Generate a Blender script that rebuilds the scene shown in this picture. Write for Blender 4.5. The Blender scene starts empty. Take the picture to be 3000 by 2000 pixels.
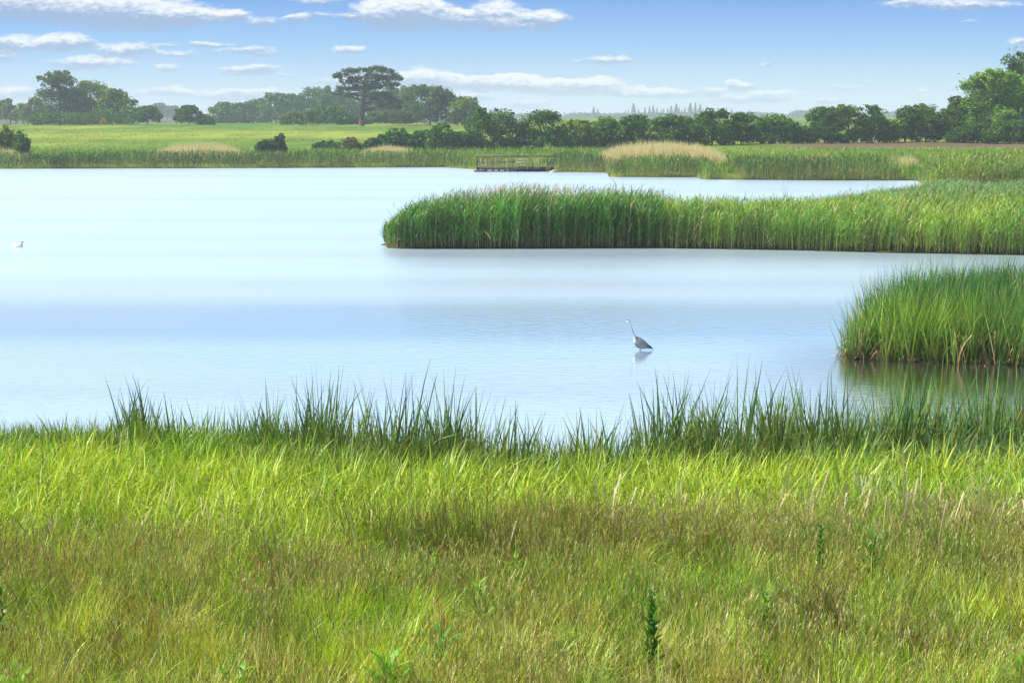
import bpy, math, random
import numpy as np
from mathutils import Vector, Matrix

R = np.random.default_rng(7)
random.seed(7)
sc = bpy.context.scene
COL = sc.collection

# ------------------------------------------------------------------ camera
H = 5.8; F = 4167.0; HOR = 330.0
TH = math.atan((1000 - HOR) / F)
cam = bpy.data.cameras.new('camera'); camo = bpy.data.objects.new('camera', cam); COL.objects.link(camo)
cam.sensor_width = 36; cam.lens = 36 * F / 3000; cam.clip_start = 0.1; cam.clip_end = 20000
camo.location = (0, 0, H); camo.rotation_euler = (math.pi / 2 - TH, 0, 0)
sc.camera = camo

def ray(px, py):
    a = (px - 1500) / F; b = (1000 - py) / F
    return (a, math.cos(TH) + b * math.sin(TH), -math.sin(TH) + b * math.cos(TH))
def gp(px, py, z=0.0):                       # point of the photo on the level z
    d = ray(px, py); t = (z - H) / d[2]
    return (d[0] * t, d[1] * t)
def atY(px, py, Y):                          # point of the photo at the distance Y
    d = ray(px, py); t = Y / d[1]
    return (d[0] * t, Y, H + d[2] * t)

# ------------------------------------------------------------------ land and water outlines
FAR = [(-1500, 500), (-400, 497), (0, 495), (700, 493), (1300, 490), (1400, 497), (1650, 505), (1775, 506), (1785, 519), (2040, 520),
       (2060, 526), (2400, 529), (2690, 529), (2712, 548), (2760, 552)]
SPITF = [(1122, 716), (1135, 724), (1160, 729), (1400, 729), (1900, 727), (2300, 733), (2600, 741), (3000, 748), (3600, 762), (4600, 780)]
SPITB = [(2760, 552), (2690, 566), (2600, 590), (2500, 612), (2300, 640), (2000, 668), (1700, 680), (1400, 692), (1200, 702), (1135, 708)]
CLUMP = [(2478, 1042), (2500, 1053), (2700, 1061), (3000, 1070), (3900, 1095), (3900, 895), (3000, 903), (2760, 912), (2640, 935), (2550, 975), (2490, 1015)]
NEAR = [(-1500, 1380), (0, 1345), (400, 1352), (800, 1375), (1000, 1400), (1400, 1435), (1650, 1445), (2000, 1412), (2400, 1408), (2700, 1392), (3000, 1380), (4500, 1375)]
def W(l): return np.array([gp(*p) for p in l])
wFAR, wSF, wSB, wCL, wNE = W(FAR), W(SPITF), W(SPITB), W(CLUMP), W(NEAR)
LAKE = np.vstack([wNE, [[70, 30], [80, 60]], wSF[::-1], wSB[::-1], wFAR[::-1][1:], [[-160, 140], [-90, 40]]])

def inside(P, poly):
    x, y = P[:, 0], P[:, 1]; c = np.zeros(len(P), bool); n = len(poly); j = n - 1
    for i in range(n):
        xi, yi = poly[i]; xj, yj = poly[j]
        if yi != yj:
            c ^= ((yi > y) != (yj > y)) & (x < (xj - xi) * (y - yi) / (yj - yi) + xi)
        j = i
    return c
def edist(P, poly, closed=True):
    d = np.full(len(P), 1e9); n = len(poly)
    for i in range(n if closed else n - 1):
        a = poly[i]; b = poly[(i + 1) % n]; ab = b - a
        t = np.clip(((P - a) @ ab) / max(ab @ ab, 1e-9), 0, 1)
        d = np.minimum(d, np.hypot(*(P - a - t[:, None] * ab).T))
    return d

_perm = R.random((64, 64))
def vnoise(x, y):
    xi = np.floor(x).astype(int); yi = np.floor(y).astype(int); fx = x - xi; fy = y - yi
    fx = fx * fx * (3 - 2 * fx); fy = fy * fy * (3 - 2 * fy)
    g = lambda a, b: _perm[a % 64, b % 64]
    return (g(xi, yi) * (1 - fx) + g(xi + 1, yi) * fx) * (1 - fy) + (g(xi, yi + 1) * (1 - fx) + g(xi + 1, yi + 1) * fx) * fy
def fbm(x, y, o=4):
    s = 0; a = 0.5; t = 0
    for k in range(o):
        s = s + a * vnoise(x * 2 ** k + 17.3 * k, y * 2 ** k + 9.1 * k); t += a; a *= 0.55
    return s / t
def sstep(a, b, x):
    t = np.clip((x - a) / (b - a), 0, 1); return t * t * (3 - 2 * t)

def height(P):
    x, y = P[:, 0], P[:, 1]; u = x / np.maximum(np.abs(y), 20)
    L = np.interp(y, [-60, 0, 8, 14, 22, 26, 60, 120, 150, 190, 260, 330, 400, 480, 620, 900, 3200],
                  [1.6, 1.2, .75, .45, .22, .22, .25, .3, .35, .8, 1.5, 2.15, 2.62, 2.2, 0.8, -0.5, -2.0])
    Rr = np.interp(y, [-60, 0, 8, 14, 22, 26, 60, 120, 150, 185, 225, 300, 400, 700, 1200, 3200],
                   [1.6, 1.2, .75, .45, .22, .22, .25, .35, .6, 1.1, 1.4, 1.9, 2.1, 2.9, 0.2, -2.2])
    k = sstep(-0.03, 0.06, u)
    k = np.where(y < 230, sstep(0.05, 0.2, u), k)
    z = L * (1 - k) + Rr * k
    z = z - 0.8 * sstep(-0.28, -0.42, u) * sstep(200, 380, y)
    z = z + (fbm(x / 9, y / 9) - .5) * np.interp(np.abs(y), [0, 30, 150, 400], [.12, .12, .25, .5])
    inl = inside(P, LAKE); d = edist(P, LAKE)
    cl = inside(P, wCL); dc = edist(P, wCL)
    z = np.where(inl, -0.7 * sstep(0, 3.0, d) - 0.03, 0.04 + (z - .04) * sstep(0, 1.6, d))
    z = np.where(cl, -.03, z)
    z = np.where(inl & ~cl, np.maximum(z, -0.12 - 0.6 * sstep(0, 1.5, dc)), z)
    return z
def gz(x, y): return float(height(np.array([[x, y]]))[0])

# ------------------------------------------------------------------ helpers
def tag(o, label=None, cat=None, group=None, kind=None):
    if label: o['label'] = label
    if cat: o['category'] = cat
    if group: o['group'] = group
    if kind: o['kind'] = kind
    return o
def empty(name, loc, label, cat, group=None, kind=None, rz=0):
    o = bpy.data.objects.new(name, None); COL.objects.link(o); o.location = loc; o.rotation_euler = (0, 0, rz); o.empty_display_size = .2
    return tag(o, label, cat, group, kind)
def mesh_obj(name, V, Q, mat, C=None, parent=None, smooth=False):
    V = np.ascontiguousarray(V, dtype=np.float32); Q = np.ascontiguousarray(Q, dtype=np.int32)
    m = bpy.data.meshes.new(name); k = Q.shape[1]
    m.vertices.add(len(V)); m.vertices.foreach_set('co', V.ravel())
    m.loops.add(Q.size); m.loops.foreach_set('vertex_index', Q.ravel())
    m.polygons.add(len(Q)); m.polygons.foreach_set('loop_start', np.arange(0, Q.size, k, dtype=np.int32))
    if smooth: m.polygons.foreach_set('use_smooth', np.ones(len(Q), dtype=bool))
    m.update(calc_edges=True)
    if C is not None:
        a = m.attributes.new('tint', 'FLOAT_COLOR', 'POINT')
        c = np.ones((len(V), 4), np.float32); c[:, :3] = C; a.data.foreach_set('color', c.ravel())
    if mat: m.materials.append(mat)
    o = bpy.data.objects.new(name, m); COL.objects.link(o)
    if parent: o.parent = parent
    return o
def join(parts):                             # [(V,Q,C)] -> one
    Vs, Qs, Cs, n = [], [], [], 0
    for V, Q, C in parts:
        Vs.append(V); Qs.append(Q + n); Cs.append(C); n += len(V)
    return np.vstack(Vs), np.vstack(Qs), np.vstack(Cs)
def tube(pts, rad, col, n=8, caps=True, sx=1.0):
    pts = np.array(pts, float); rad = np.broadcast_to(np.array(rad, float), (len(pts),)) if np.ndim(rad) < 2 else np.array(rad, float)
    V, N = [], len(pts)
    for i in range(N):
        t = pts[min(i + 1, N - 1)] - pts[max(i - 1, 0)]; t = t / (np.linalg.norm(t) + 1e-9)
        ref = np.array([0, 1, 0]) if abs(t[1]) < .9 else np.array([1., 0, 0])
        a = np.cross(t, ref); a /= np.linalg.norm(a); b = np.cross(t, a)
        ang = np.linspace(0, 2 * np.pi, n, endpoint=False)
        ra, rb = (rad[i], rad[i]) if rad.ndim == 1 else rad[i]
        V.append(pts[i] + np.outer(np.cos(ang), a) * ra + np.outer(np.sin(ang), b) * rb)
    V = np.vstack(V); Q = []
    for i in range(N - 1):
        for j in range(n):
            k = (j + 1) % n; Q.append((i * n + j, i * n + k, (i + 1) * n + k, (i + 1) * n + j))
    if caps:
        for base, c in ((0, pts[0]), ((N - 1) * n, pts[-1])):
            ci = len(V); V = np.vstack([V, c])
            for j in range(0, n, 2): Q.append((base + j, base + (j + 1) % n, base + (j + 2) % n, ci))
    C = np.array(col, float); C = np.broadcast_to(C, (len(V), 3)).copy() if C.ndim == 1 else C
    return V, np.array(Q), C
def box(x0, x1, y0, y1, z0, z1, col):
    V = np.array([(x, y, z) for x in (x0, x1) for y in (y0, y1) for z in (z0, z1)], float)
    Q = np.array([(0, 1, 3, 2), (4, 6, 7, 5), (0, 4, 5, 1), (2, 3, 7, 6), (0, 2, 6, 4), (1, 5, 7, 3)])
    return V, Q, np.broadcast_to(np.array(col, float), (8, 3)).copy()

# ------------------------------------------------------------------ materials
def mat(name):
    m = bpy.data.materials.new(name); m.use_nodes = True; nt = m.node_tree
    for n in list(nt.nodes): nt.nodes.remove(n)
    return m, nt
def nd(nt, t, **k):
    n = nt.nodes.new(t)
    for a, v in k.items():
        if a.startswith('i_'):
            n.inputs[int(a[2:]) if a[2:].isdigit() else a[2:].replace('_', ' ')].default_value = v
        else: setattr(n, a, v)
    return n
def leafmat(name, trans=.35, gloss=.06, rough=.4):
    m, nt = mat(name); L = nt.links
    at = nd(nt, 'ShaderNodeAttribute', attribute_name='tint')
    df = nd(nt, 'ShaderNodeBsdfDiffuse'); tr = nd(nt, 'ShaderNodeBsdfTranslucent')
    hs = nd(nt, 'ShaderNodeMix', data_type='RGBA', blend_type='MULTIPLY'); hs.inputs[0].default_value = 1
    hs.inputs[7].default_value = (1.15, 1.25, .55, 1)
    L.new(at.outputs['Color'], df.inputs[0]); L.new(at.outputs['Color'], hs.inputs[6]); L.new(hs.outputs[2], tr.inputs[0])
    mx = nd(nt, 'ShaderNodeMixShader'); mx.inputs[0].default_value = trans
    L.new(df.outputs[0], mx.inputs[1]); L.new(tr.outputs[0], mx.inputs[2])
    gl = nd(nt, 'ShaderNodeBsdfGlossy'); gl.inputs['Roughness'].default_value = rough; gl.inputs[0].default_value = (1, 1, 1, 1)
    m2 = nd(nt, 'ShaderNodeMixShader'); m2.inputs[0].default_value = gloss
    L.new(mx.outputs[0], m2.inputs[1]); L.new(gl.outputs[0], m2.inputs[2])
    o = nd(nt, 'ShaderNodeOutputMaterial'); L.new(m2.outputs[0], o.inputs[0]); return m
M_grass = leafmat('grass_blade', .3, .028, .45)
M_reed = leafmat('reed_leaf', .28, .02, .45)
M_tree = leafmat('tree_leaf', .28, .015, .5)
def tintmat(name, rough=.8, bump=0.0, scale=20, spec=.3):
    m, nt = mat(name); L = nt.links
    at = nd(nt, 'ShaderNodeAttribute', attribute_name='tint'); b = nd(nt, 'ShaderNodeBsdfPrincipled'); b.inputs['Roughness'].default_value = rough
    b.inputs['Specular IOR Level'].default_value = spec
    tc = nd(nt, 'ShaderNodeTexCoord'); mp = nd(nt, 'ShaderNodeMapping'); mp.inputs['Scale'].default_value = (1, 1, 1)
    nz = nd(nt, 'ShaderNodeTexNoise'); nz.inputs['Scale'].default_value = scale; nz.inputs['Detail'].default_value = 5
    L.new(tc.outputs['Object'], mp.inputs[0]); L.new(mp.outputs[0], nz.inputs[0])
    rp = nd(nt, 'ShaderNodeMapRange'); rp.inputs[3].default_value = .6; rp.inputs[4].default_value = 1.4; L.new(nz.outputs[0], rp.inputs[0])
    mm = nd(nt, 'ShaderNodeVectorMath', operation='SCALE'); L.new(at.outputs['Color'], mm.inputs[0]); L.new(rp.outputs[0], mm.inputs['Scale'])
    L.new(mm.outputs[0], b.inputs['Base Color'])
    if bump:
        bp = nd(nt, 'ShaderNodeBump'); bp.inputs['Strength'].default_value = bump; L.new(nz.outputs[0], bp.inputs['Height']); L.new(bp.outputs[0], b.inputs['Normal'])
    o = nd(nt, 'ShaderNodeOutputMaterial'); L.new(b.outputs[0], o.inputs[0]); return m
M_bark = tintmat('bark', .9, .5, 6)
M_wood = tintmat('weathered_wood', .85, .4, 9)
M_feather = tintmat('feathers', .7, .25, 45)

def ground_mat():
    m, nt = mat('meadow_ground'); L = nt.links
    tc = nd(nt, 'ShaderNodeNewGeometry'); b = nd(nt, 'ShaderNodeBsdfPrincipled'); b.inputs['Roughness'].default_value = .95; b.inputs['Specular IOR Level'].default_value = .1
    at = nd(nt, 'ShaderNodeAttribute', attribute_name='tint')
    n1 = nd(nt, 'ShaderNodeTexNoise'); n1.inputs['Scale'].default_value = .12; n1.inputs['Detail'].default_value = 8; n1.inputs['Roughness'].default_value = .62
    mp = nd(nt, 'ShaderNodeMapping'); mp.inputs['Scale'].default_value = (1, .35, 1); L.new(tc.outputs['Position'], mp.inputs[0]); L.new(mp.outputs[0], n1.inputs[0])
    n2 = nd(nt, 'ShaderNodeTexNoise'); n2.inputs['Scale'].default_value = 2.6; n2.inputs['Detail'].default_value = 6; L.new(tc.outputs['Position'], n2.inputs[0])
    r1 = nd(nt, 'ShaderNodeMapRange'); r1.inputs[1].default_value = .3; r1.inputs[2].default_value = .7; r1.inputs[3].default_value = .72; r1.inputs[4].default_value = 1.25; L.new(n1.outputs[0], r1.inputs[0])
    r2 = nd(nt, 'ShaderNodeMapRange'); r2.inputs[1].default_value = .3; r2.inputs[2].default_value = .7; r2.inputs[3].default_value = .75; r2.inputs[4].default_value = 1.2; L.new(n2.outputs[0], r2.inputs[0])
    mu = nd(nt, 'ShaderNodeMath', operation='MULTIPLY'); L.new(r1.outputs[0], mu.inputs[0]); L.new(r2.outputs[0], mu.inputs[1])
    vs = nd(nt, 'ShaderNodeVectorMath', operation='SCALE'); L.new(at.outputs['Color'], vs.inputs[0]); L.new(mu.outputs[0], vs.inputs['Scale'])
    L.new(vs.outputs[0], b.inputs['Base Color'])
    bp = nd(nt, 'ShaderNodeBump'); bp.inputs['Strength'].default_value = .6; bp.inputs['Distance'].default_value = .2; L.new(n2.outputs[0], bp.inputs['Height']); L.new(bp.outputs[0], b.inputs['Normal'])
    o = nd(nt, 'ShaderNodeOutputMaterial'); L.new(b.outputs[0], o.inputs[0]); return m

# ------------------------------------------------------------------ ground
ys = np.concatenate([np.linspace(-60, 9, 24), np.geomspace(10, 3200, 470)])
us = np.concatenate([np.linspace(-1.6, -.5, 26)[:-1], np.linspace(-.5, .5, 250), np.linspace(.5, 1.6, 26)[1:]])
YY, UU = np.meshgrid(ys, us, indexing='ij'); XX = UU * (np.abs(YY) + 18)
P = np.stack([XX.ravel(), YY.ravel()], 1); Z = height(P)
nr, nc = YY.shape; idx = np.arange(nr * nc).reshape(nr, nc)
Q = np.stack([idx[:-1, :-1], idx[:-1, 1:], idx[1:, 1:], idx[1:, :-1]], -1).reshape(-1, 4)
def lerp(a, b, t): return np.asarray(a) * (1 - t[:, None]) + np.asarray(b) * t[:, None]
x, y = P.T; u = x / np.maximum(y, 5)
n = fbm(x / 30, y / 30)
fieldc = lerp((.095, .165, .015), (.19, .235, .028), sstep(.35, .65, fbm(x / 60 + 3, y / 45)))
fieldc = lerp((.065, .15, .014), fieldc, sstep(.25, .5, fbm(x / 22, y / 70 + 5)))
near = np.broadcast_to(np.array((.06, .07, .025)), fieldc.shape)
C = lerp(near, fieldc, sstep(100, 150, y))
pl = sstep(189, 192, y + (n - .5) * 3) * sstep(223, 219, y) * sstep(.16, .22, u)          # ploughed strip
C = lerp(C, (.12, .09, .055), pl)
mud = (Z < .03)
C[mud] = (.06, .05, .03)
tag(mesh_obj('ground', np.column_stack([P, Z]), Q, ground_mat(), C, smooth=True), kind='structure')

# ------------------------------------------------------------------ water
def water_mat():
    m, nt = mat('lake_water'); L = nt.links
    g = nd(nt, 'ShaderNodeNewGeometry')
    sp = nd(nt, 'ShaderNodeSeparateXYZ'); L.new(g.outputs['Position'], sp.inputs[0])
    # sheltered calm water around the near right-hand reed clump
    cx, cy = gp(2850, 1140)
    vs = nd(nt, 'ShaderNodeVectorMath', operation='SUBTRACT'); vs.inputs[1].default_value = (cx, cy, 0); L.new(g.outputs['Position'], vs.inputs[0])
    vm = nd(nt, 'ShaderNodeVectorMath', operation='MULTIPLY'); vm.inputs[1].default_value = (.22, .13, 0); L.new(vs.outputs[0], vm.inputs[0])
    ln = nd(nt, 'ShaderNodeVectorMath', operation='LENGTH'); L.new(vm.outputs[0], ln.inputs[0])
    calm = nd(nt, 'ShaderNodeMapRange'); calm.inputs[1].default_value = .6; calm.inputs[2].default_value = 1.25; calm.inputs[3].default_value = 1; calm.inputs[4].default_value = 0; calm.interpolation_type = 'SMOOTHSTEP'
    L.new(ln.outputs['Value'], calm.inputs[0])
    # wind streaks running across the lake
    mp = nd(nt, 'ShaderNodeMapping'); mp.inputs['Scale'].default_value = (.012, .16, 1); L.new(g.outputs['Position'], mp.inputs[0])
    st = nd(nt, 'ShaderNodeTexNoise'); st.inputs['Scale'].default_value = 1.0; st.inputs['Detail'].default_value = 8; L.new(mp.outputs[0], st.inputs[0])
    # ripples
    mp2 = nd(nt, 'ShaderNodeMapping'); mp2.inputs['Scale'].default_value = (2.2, 7.5, 1); L.new(g.outputs['Position'], mp2.inputs[0])
    rn = nd(nt, 'ShaderNodeTexNoise'); rn.inputs['Scale'].default_value = 1.0; rn.inputs['Detail'].default_value = 3; L.new(mp2.outputs[0], rn.inputs[0])
    amp = nd(nt, 'ShaderNodeMapRange'); amp.inputs[3].default_value = .009; amp.inputs[4].default_value = .008; L.new(calm.outputs[0], amp.inputs[0])
    bp = nd(nt, 'ShaderNodeBump'); bp.inputs['Strength'].default_value = 1; L.new(rn.outputs[0], bp.inputs['Height']); L.new(amp.outputs[0], bp.inputs['Distance'])
    far = nd(nt, 'ShaderNodeMapRange'); far.inputs[1].default_value = 36; far.inputs[2].default_value = 46; far.inputs[3].default_value = .055; far.inputs[4].default_value = .30; L.new(sp.outputs['Y'], far.inputs[0])
    rr = nd(nt, 'ShaderNodeMix', data_type='FLOAT'); L.new(calm.outputs[0], rr.inputs[0]); L.new(far.outputs[0], rr.inputs[2]); rr.inputs[3].default_value = .09
    gl = nd(nt, 'ShaderNodeBsdfGlossy'); gl.inputs[0].default_value = (.91, .945, 1, 1); L.new(rr.outputs[0], gl.inputs['Roughness']); L.new(bp.outputs[0], gl.inputs['Normal'])
    df = nd(nt, 'ShaderNodeBsdfDiffuse')
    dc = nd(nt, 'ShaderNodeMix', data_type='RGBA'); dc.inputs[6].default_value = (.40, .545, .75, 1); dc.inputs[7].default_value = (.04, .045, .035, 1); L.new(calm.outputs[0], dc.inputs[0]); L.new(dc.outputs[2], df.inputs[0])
    fr = nd(nt, 'ShaderNodeMapRange'); fr.inputs[1].default_value = .35; fr.inputs[2].default_value = .65; fr.inputs[3].default_value = .60; fr.inputs[4].default_value = .78; L.new(st.outputs[0], fr.inputs[0])
    nr_ = nd(nt, 'ShaderNodeMapRange'); nr_.inputs[1].default_value = 42; nr_.inputs[2].default_value = 60; nr_.inputs[3].default_value = .16; nr_.inputs[4].default_value = 0; L.new(sp.outputs['Y'], nr_.inputs[0])
    ad0 = nd(nt, 'ShaderNodeMath', operation='ADD', use_clamp=True); L.new(fr.outputs[0], ad0.inputs[0]); L.new(nr_.outputs[0], ad0.inputs[1])
    # a smooth lane across the middle of the lake
    wob = nd(nt, 'ShaderNodeMath', operation='MULTIPLY_ADD'); L.new(st.outputs[0], wob.inputs[0]); wob.inputs[1].default_value = 5; L.new(sp.outputs['Y'], wob.inputs[2])
    l1 = nd(nt, 'ShaderNodeMapRange', interpolation_type='SMOOTHSTEP'); l1.inputs[1].default_value = 34.5; l1.inputs[2].default_value = 42; L.new(wob.outputs[0], l1.inputs[0])
    l2 = nd(nt, 'ShaderNodeMapRange', interpolation_type='SMOOTHSTEP'); l2.inputs[1].default_value = 48.5; l2.inputs[2].default_value = 42.5; L.new(wob.outputs[0], l2.inputs[0])
    lm = nd(nt, 'ShaderNodeMath', operation='MULTIPLY'); L.new(l1.outputs[0], lm.inputs[0]); L.new(l2.outputs[0], lm.inputs[1])
    ad = nd(nt, 'ShaderNodeMath', operation='MULTIPLY_ADD', use_clamp=True); L.new(lm.outputs[0], ad.inputs[0]); ad.inputs[1].default_value = .22; L.new(ad0.outputs[0], ad.inputs[2])
    mx = nd(nt, 'ShaderNodeMixShader'); L.new(ad.outputs[0], mx.inputs[0]); L.new(df.outputs[0], mx.inputs[1]); L.new(gl.outputs[0], mx.inputs[2])
    o = nd(nt, 'ShaderNodeOutputMaterial'); L.new(mx.outputs[0], o.inputs[0]); return m
V, Q, C = box(-260, 230, 18, 160, -.012, 0, (1, 1, 1))
V = np.array([(-260, 19, 0), (230, 19, 0), (230, 160, 0), (-260, 160, 0)], float)
tag(mesh_obj('lake_water', V, np.array([[0, 1, 2, 3]]), water_mat()), kind='structure')

# ------------------------------------------------------------------ blades
def blades(B, L, w, az, t0, bend, S, c0, c1, prof=0, roll=None):
    """ribbon blades: B (N,3) feet, L length, w width, az azimuth of lean, t0 tilt, bend, colours foot -> tip"""
    N = len(B); L = np.broadcast_to(L, N); w = np.broadcast_to(w, N); t0 = np.broadcast_to(t0, N); bend = np.broadcast_to(bend, N)
    s = np.linspace(0, 1, S + 1); ang = t0[:, None] + bend[:, None] * s[None, :] ** 1.4
    am = (ang[:, 1:] + ang[:, :-1]) / 2; dl = (L / S)[:, None]
    r = np.concatenate([np.zeros((N, 1)), np.cumsum(np.sin(am) * dl, 1)], 1); z = np.concatenate([np.zeros((N, 1)), np.cumsum(np.cos(am) * dl, 1)], 1)
    ca, sa = np.cos(az)[:, None], np.sin(az)[:, None]
    if roll is None: roll = R.uniform(-.9, .9, N)
    sx, sy = -np.sin(az + roll)[:, None], np.cos(az + roll)[:, None]
    pf = {0: np.clip(1 - s ** 2.2, .06, 1), 1: np.clip(np.sin(np.pi * (s * .93 + .05)) ** .7, .05, 1), 2: np.full(S + 1, 1.), 3: np.clip(1 - s * .9, .06, 1)}[prof]
    hw = w[:, None] * .5 * pf[None, :]
    cx = B[:, 0:1] + r * ca; cy = B[:, 1:2] + r * sa; cz = B[:, 2:3] + z
    V = np.empty((N, S + 1, 2, 3)); V[:, :, 0, 0] = cx - sx * hw; V[:, :, 0, 1] = cy - sy * hw; V[:, :, 1, 0] = cx + sx * hw; V[:, :, 1, 1] = cy + sy * hw
    V[:, :, :, 2] = cz[:, :, None]
    base = (np.arange(N) * (S + 1) * 2)[:, None] + (np.arange(S) * 2)[None, :]
    Q = np.stack([base, base + 1, base + 3, base + 2], -1).reshape(-1, 4)
    C = c0[:, None, None, :] * (1 - s)[None, :, None, None] + c1[:, None, None, :] * s[None, :, None, None]
    C = np.broadcast_to(C, (N, S + 1, 2, 3)).reshape(-1, 3)
    return V.reshape(-1, 3), Q, C
def colv(N, c, v=.25, h=.08):
    c = np.array(c, float); c = np.broadcast_to(c, (N, 3))
    return np.clip(c * R.lognormal(0, v, (N, 1)) * R.lognormal(0, h, (N, 3)), 0, .75)
def scatter(poly, dens, fn=None):
    lo, hi = poly.min(0), poly.max(0); N = int((hi - lo).prod() * dens); P = lo + R.random((N, 2)) * (hi - lo)
    P = P[inside(P, poly)]
    if fn is not None: P = P[R.random(len(P)) < fn(P)]
    return P
def view(P, m=.40):                          # keep what the lens, or one a few steps aside, could see
    return P[np.abs(P[:, 0]) < P[:, 1] * m + 1.5]

def tufts(Cn, n, sig):
    """feet gathered into tufts: points, tuft number, azimuth away from the tuft's middle, distance from it"""
    idx_ = np.repeat(np.arange(len(Cn)), n); off = R.normal(0, 1, (len(idx_), 2)) * sig
    az = np.arctan2(off[:, 1], off[:, 0]) + R.normal(0, .5, len(idx_)); return Cn[idx_] + off, idx_, az, np.hypot(off[:, 0], off[:, 1]) / sig
def reeds(P, Hh, green, tip, nl=6, lw=.022, ll=.55, stem=.010, S=3, dead=(.42, .33, .18), deadf=.12, lean=0.0, low=.2):
    """stems with arching leaves"""
    N = len(P); z = np.maximum(height(P), -.05); B = np.column_stack([P, z]); az = R.uniform(0, 2 * np.pi, N)
    h = Hh * R.normal(1, .09, N).clip(.7, 1.25); t0 = np.abs(R.normal(0, .06, N)) + lean * .5; bd = R.uniform(0, .22, N)
    az = np.where(R.random(N) < .5, az, R.normal(.1, .6, N))
    g = colv(N, green); t = colv(N, tip)
    isd = R.random(N) < deadf
    foot = lerp(colv(N, dead, .2), g, np.full(N, .35))
    g[isd] = colv(int(isd.sum()), dead, .2); t[isd] = g[isd] * 1.1
    out = [blades(B, h * .97, stem, az, t0, bd, S, foot, t, 2)]
    for k in range(nl):
        f = low + (1 - low) * (k + R.uniform(0, 1, N)) / nl; f = np.minimum(f, .96)
        ang = t0 + bd * f ** 1.4 * .6
        q = B + np.column_stack([np.cos(az) * np.sin(ang) * h * f, np.sin(az) * np.sin(ang) * h * f, np.cos(ang) * h * f])
        la = R.uniform(0, 2 * np.pi, N); la = np.where(R.random(N) < .45, R.normal(0.2, .7, N), la)
        out.append(blades(q, ll * R.uniform(.6, 1.15, N) * (1.1 - .35 * f), lw * R.uniform(.7, 1.3, N), la, R.uniform(.25, .6, N), R.uniform(.5, 1.6, N), S, g, t * .5 + g * .5, 0))
    return out
def swords(P, Hh, w, green, tip, S=4, spread=.14, bend=.35, brk=.06, az=None, t0=None):
    """stiff upright cattail or flag leaves"""
    N = len(P); B = np.column_stack([P, np.maximum(height(P), -.08)])
    bd = np.abs(R.normal(0, bend, N)); b = R.random(N) < brk; bd[b] = R.uniform(1.2, 2.2, b.sum())
    if az is None: az = R.uniform(0, 2 * np.pi, N)
    t0 = np.abs(R.normal(0, spread, N)) + (0 if t0 is None else t0)
    return blades(B, Hh, w, az, t0, bd, S, colv(N, green, .22), colv(N, tip, .22), 0, R.uniform(-1.4, 1.4, N))

G_reed = (.085, .17, .045); G_reedtip = (.14, .24, .075); G_lime = (.20, .32, .05); G_blue = (.075, .16, .085); STRAW = (.50, .38, .22)

# -- foreground meadow -------------------------------------------------
def strip(y0, y1, z=.9):                     # world distances of two rows of the photo at canopy height
    return gp(1500, y0, z)[1], gp(1500, y1, z)[1]
def ribbon(ya, yb, m=.42):
    return np.array([(-ya * m - 1, ya), (ya * m + 1, ya), (yb * m + 1, yb), (-yb * m - 1, yb)])
YM = 18.3                                    # where the meadow gives way to lush sedge
def edge(x): return 16.9 - .95 * sstep(-.8, -2.6, x) + (fbm(x / 1.6, x * 0 + 3.3) - .5) * 1.1 + .3 * sstep(2, 4, x)
GB = [(250, 1640, 120, 60, .6), (1180, 1640, 260, 90, .9), (1500, 1640, 140, 90, .7), (920, 1660, 160, 70, .8), (2150, 1740, 260, 60, 1.3), (2500, 1560, 130, 90, .9), (1900, 1730, 160, 50, 1.0), (1280, 1880, 90, 90, .8), (1100, 1930, 130, 80, .9), (2750, 1850, 200, 110, .8), (2800, 1650, 160, 60, .8), (60, 1900, 120, 90, .8), (350, 1940, 150, 60, .5), (600, 1760, 160, 60, .5), (2380, 1880, 120, 70, .6)]
def green_patch(P):
    g = np.zeros(len(P))
    for gx, gy, ga, gb, gk in GB:
        X0, Y0 = gp(gx, gy, .6); X1 = gp(gx + ga, gy, .6)[0]; Y1 = gp(gx, gy - gb, .6)[1]
        g += gk * np.exp(-((P[:, 0] - X0) / (X1 - X0)) ** 2 - ((P[:, 1] - Y0) / (Y1 - Y0)) ** 2)
    return g
in_meadow = lambda p: sstep(edge(p[:, 0]) + .8, edge(p[:, 0]) - .8, p[:, 1])
olive = np.array((.30, .345, .045)); green = np.array((.12, .245, .010)); lime = np.array((.34, .52, .018)); tan = np.array((.50, .41, .15)); rust = np.array((.22, .11, .05))
def meadow_col(P, wob=0):
    x, y = P.T; n1 = fbm(x / 1.6, y / 1.1); n2 = fbm(x / .7 + 9, y / .7); n3 = fbm(x / 2.6 + 30, y / 2.0 + 4)
    g = np.clip(green_patch(P) * (.4 + 1.2 * n1), 0, 1); N = len(P)
    c = lerp(np.broadcast_to(olive, (N, 3)), green, sstep(.48, .64, n1) * .9); c = lerp(c, lime, sstep(.58, .72, n3)); c = lerp(c, tan, sstep(.52, .72, n2) * .7)
    return lerp(c, lerp(np.broadcast_to(green, (N, 3)), lime, sstep(.36, .56, n3)), g), g
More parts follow.
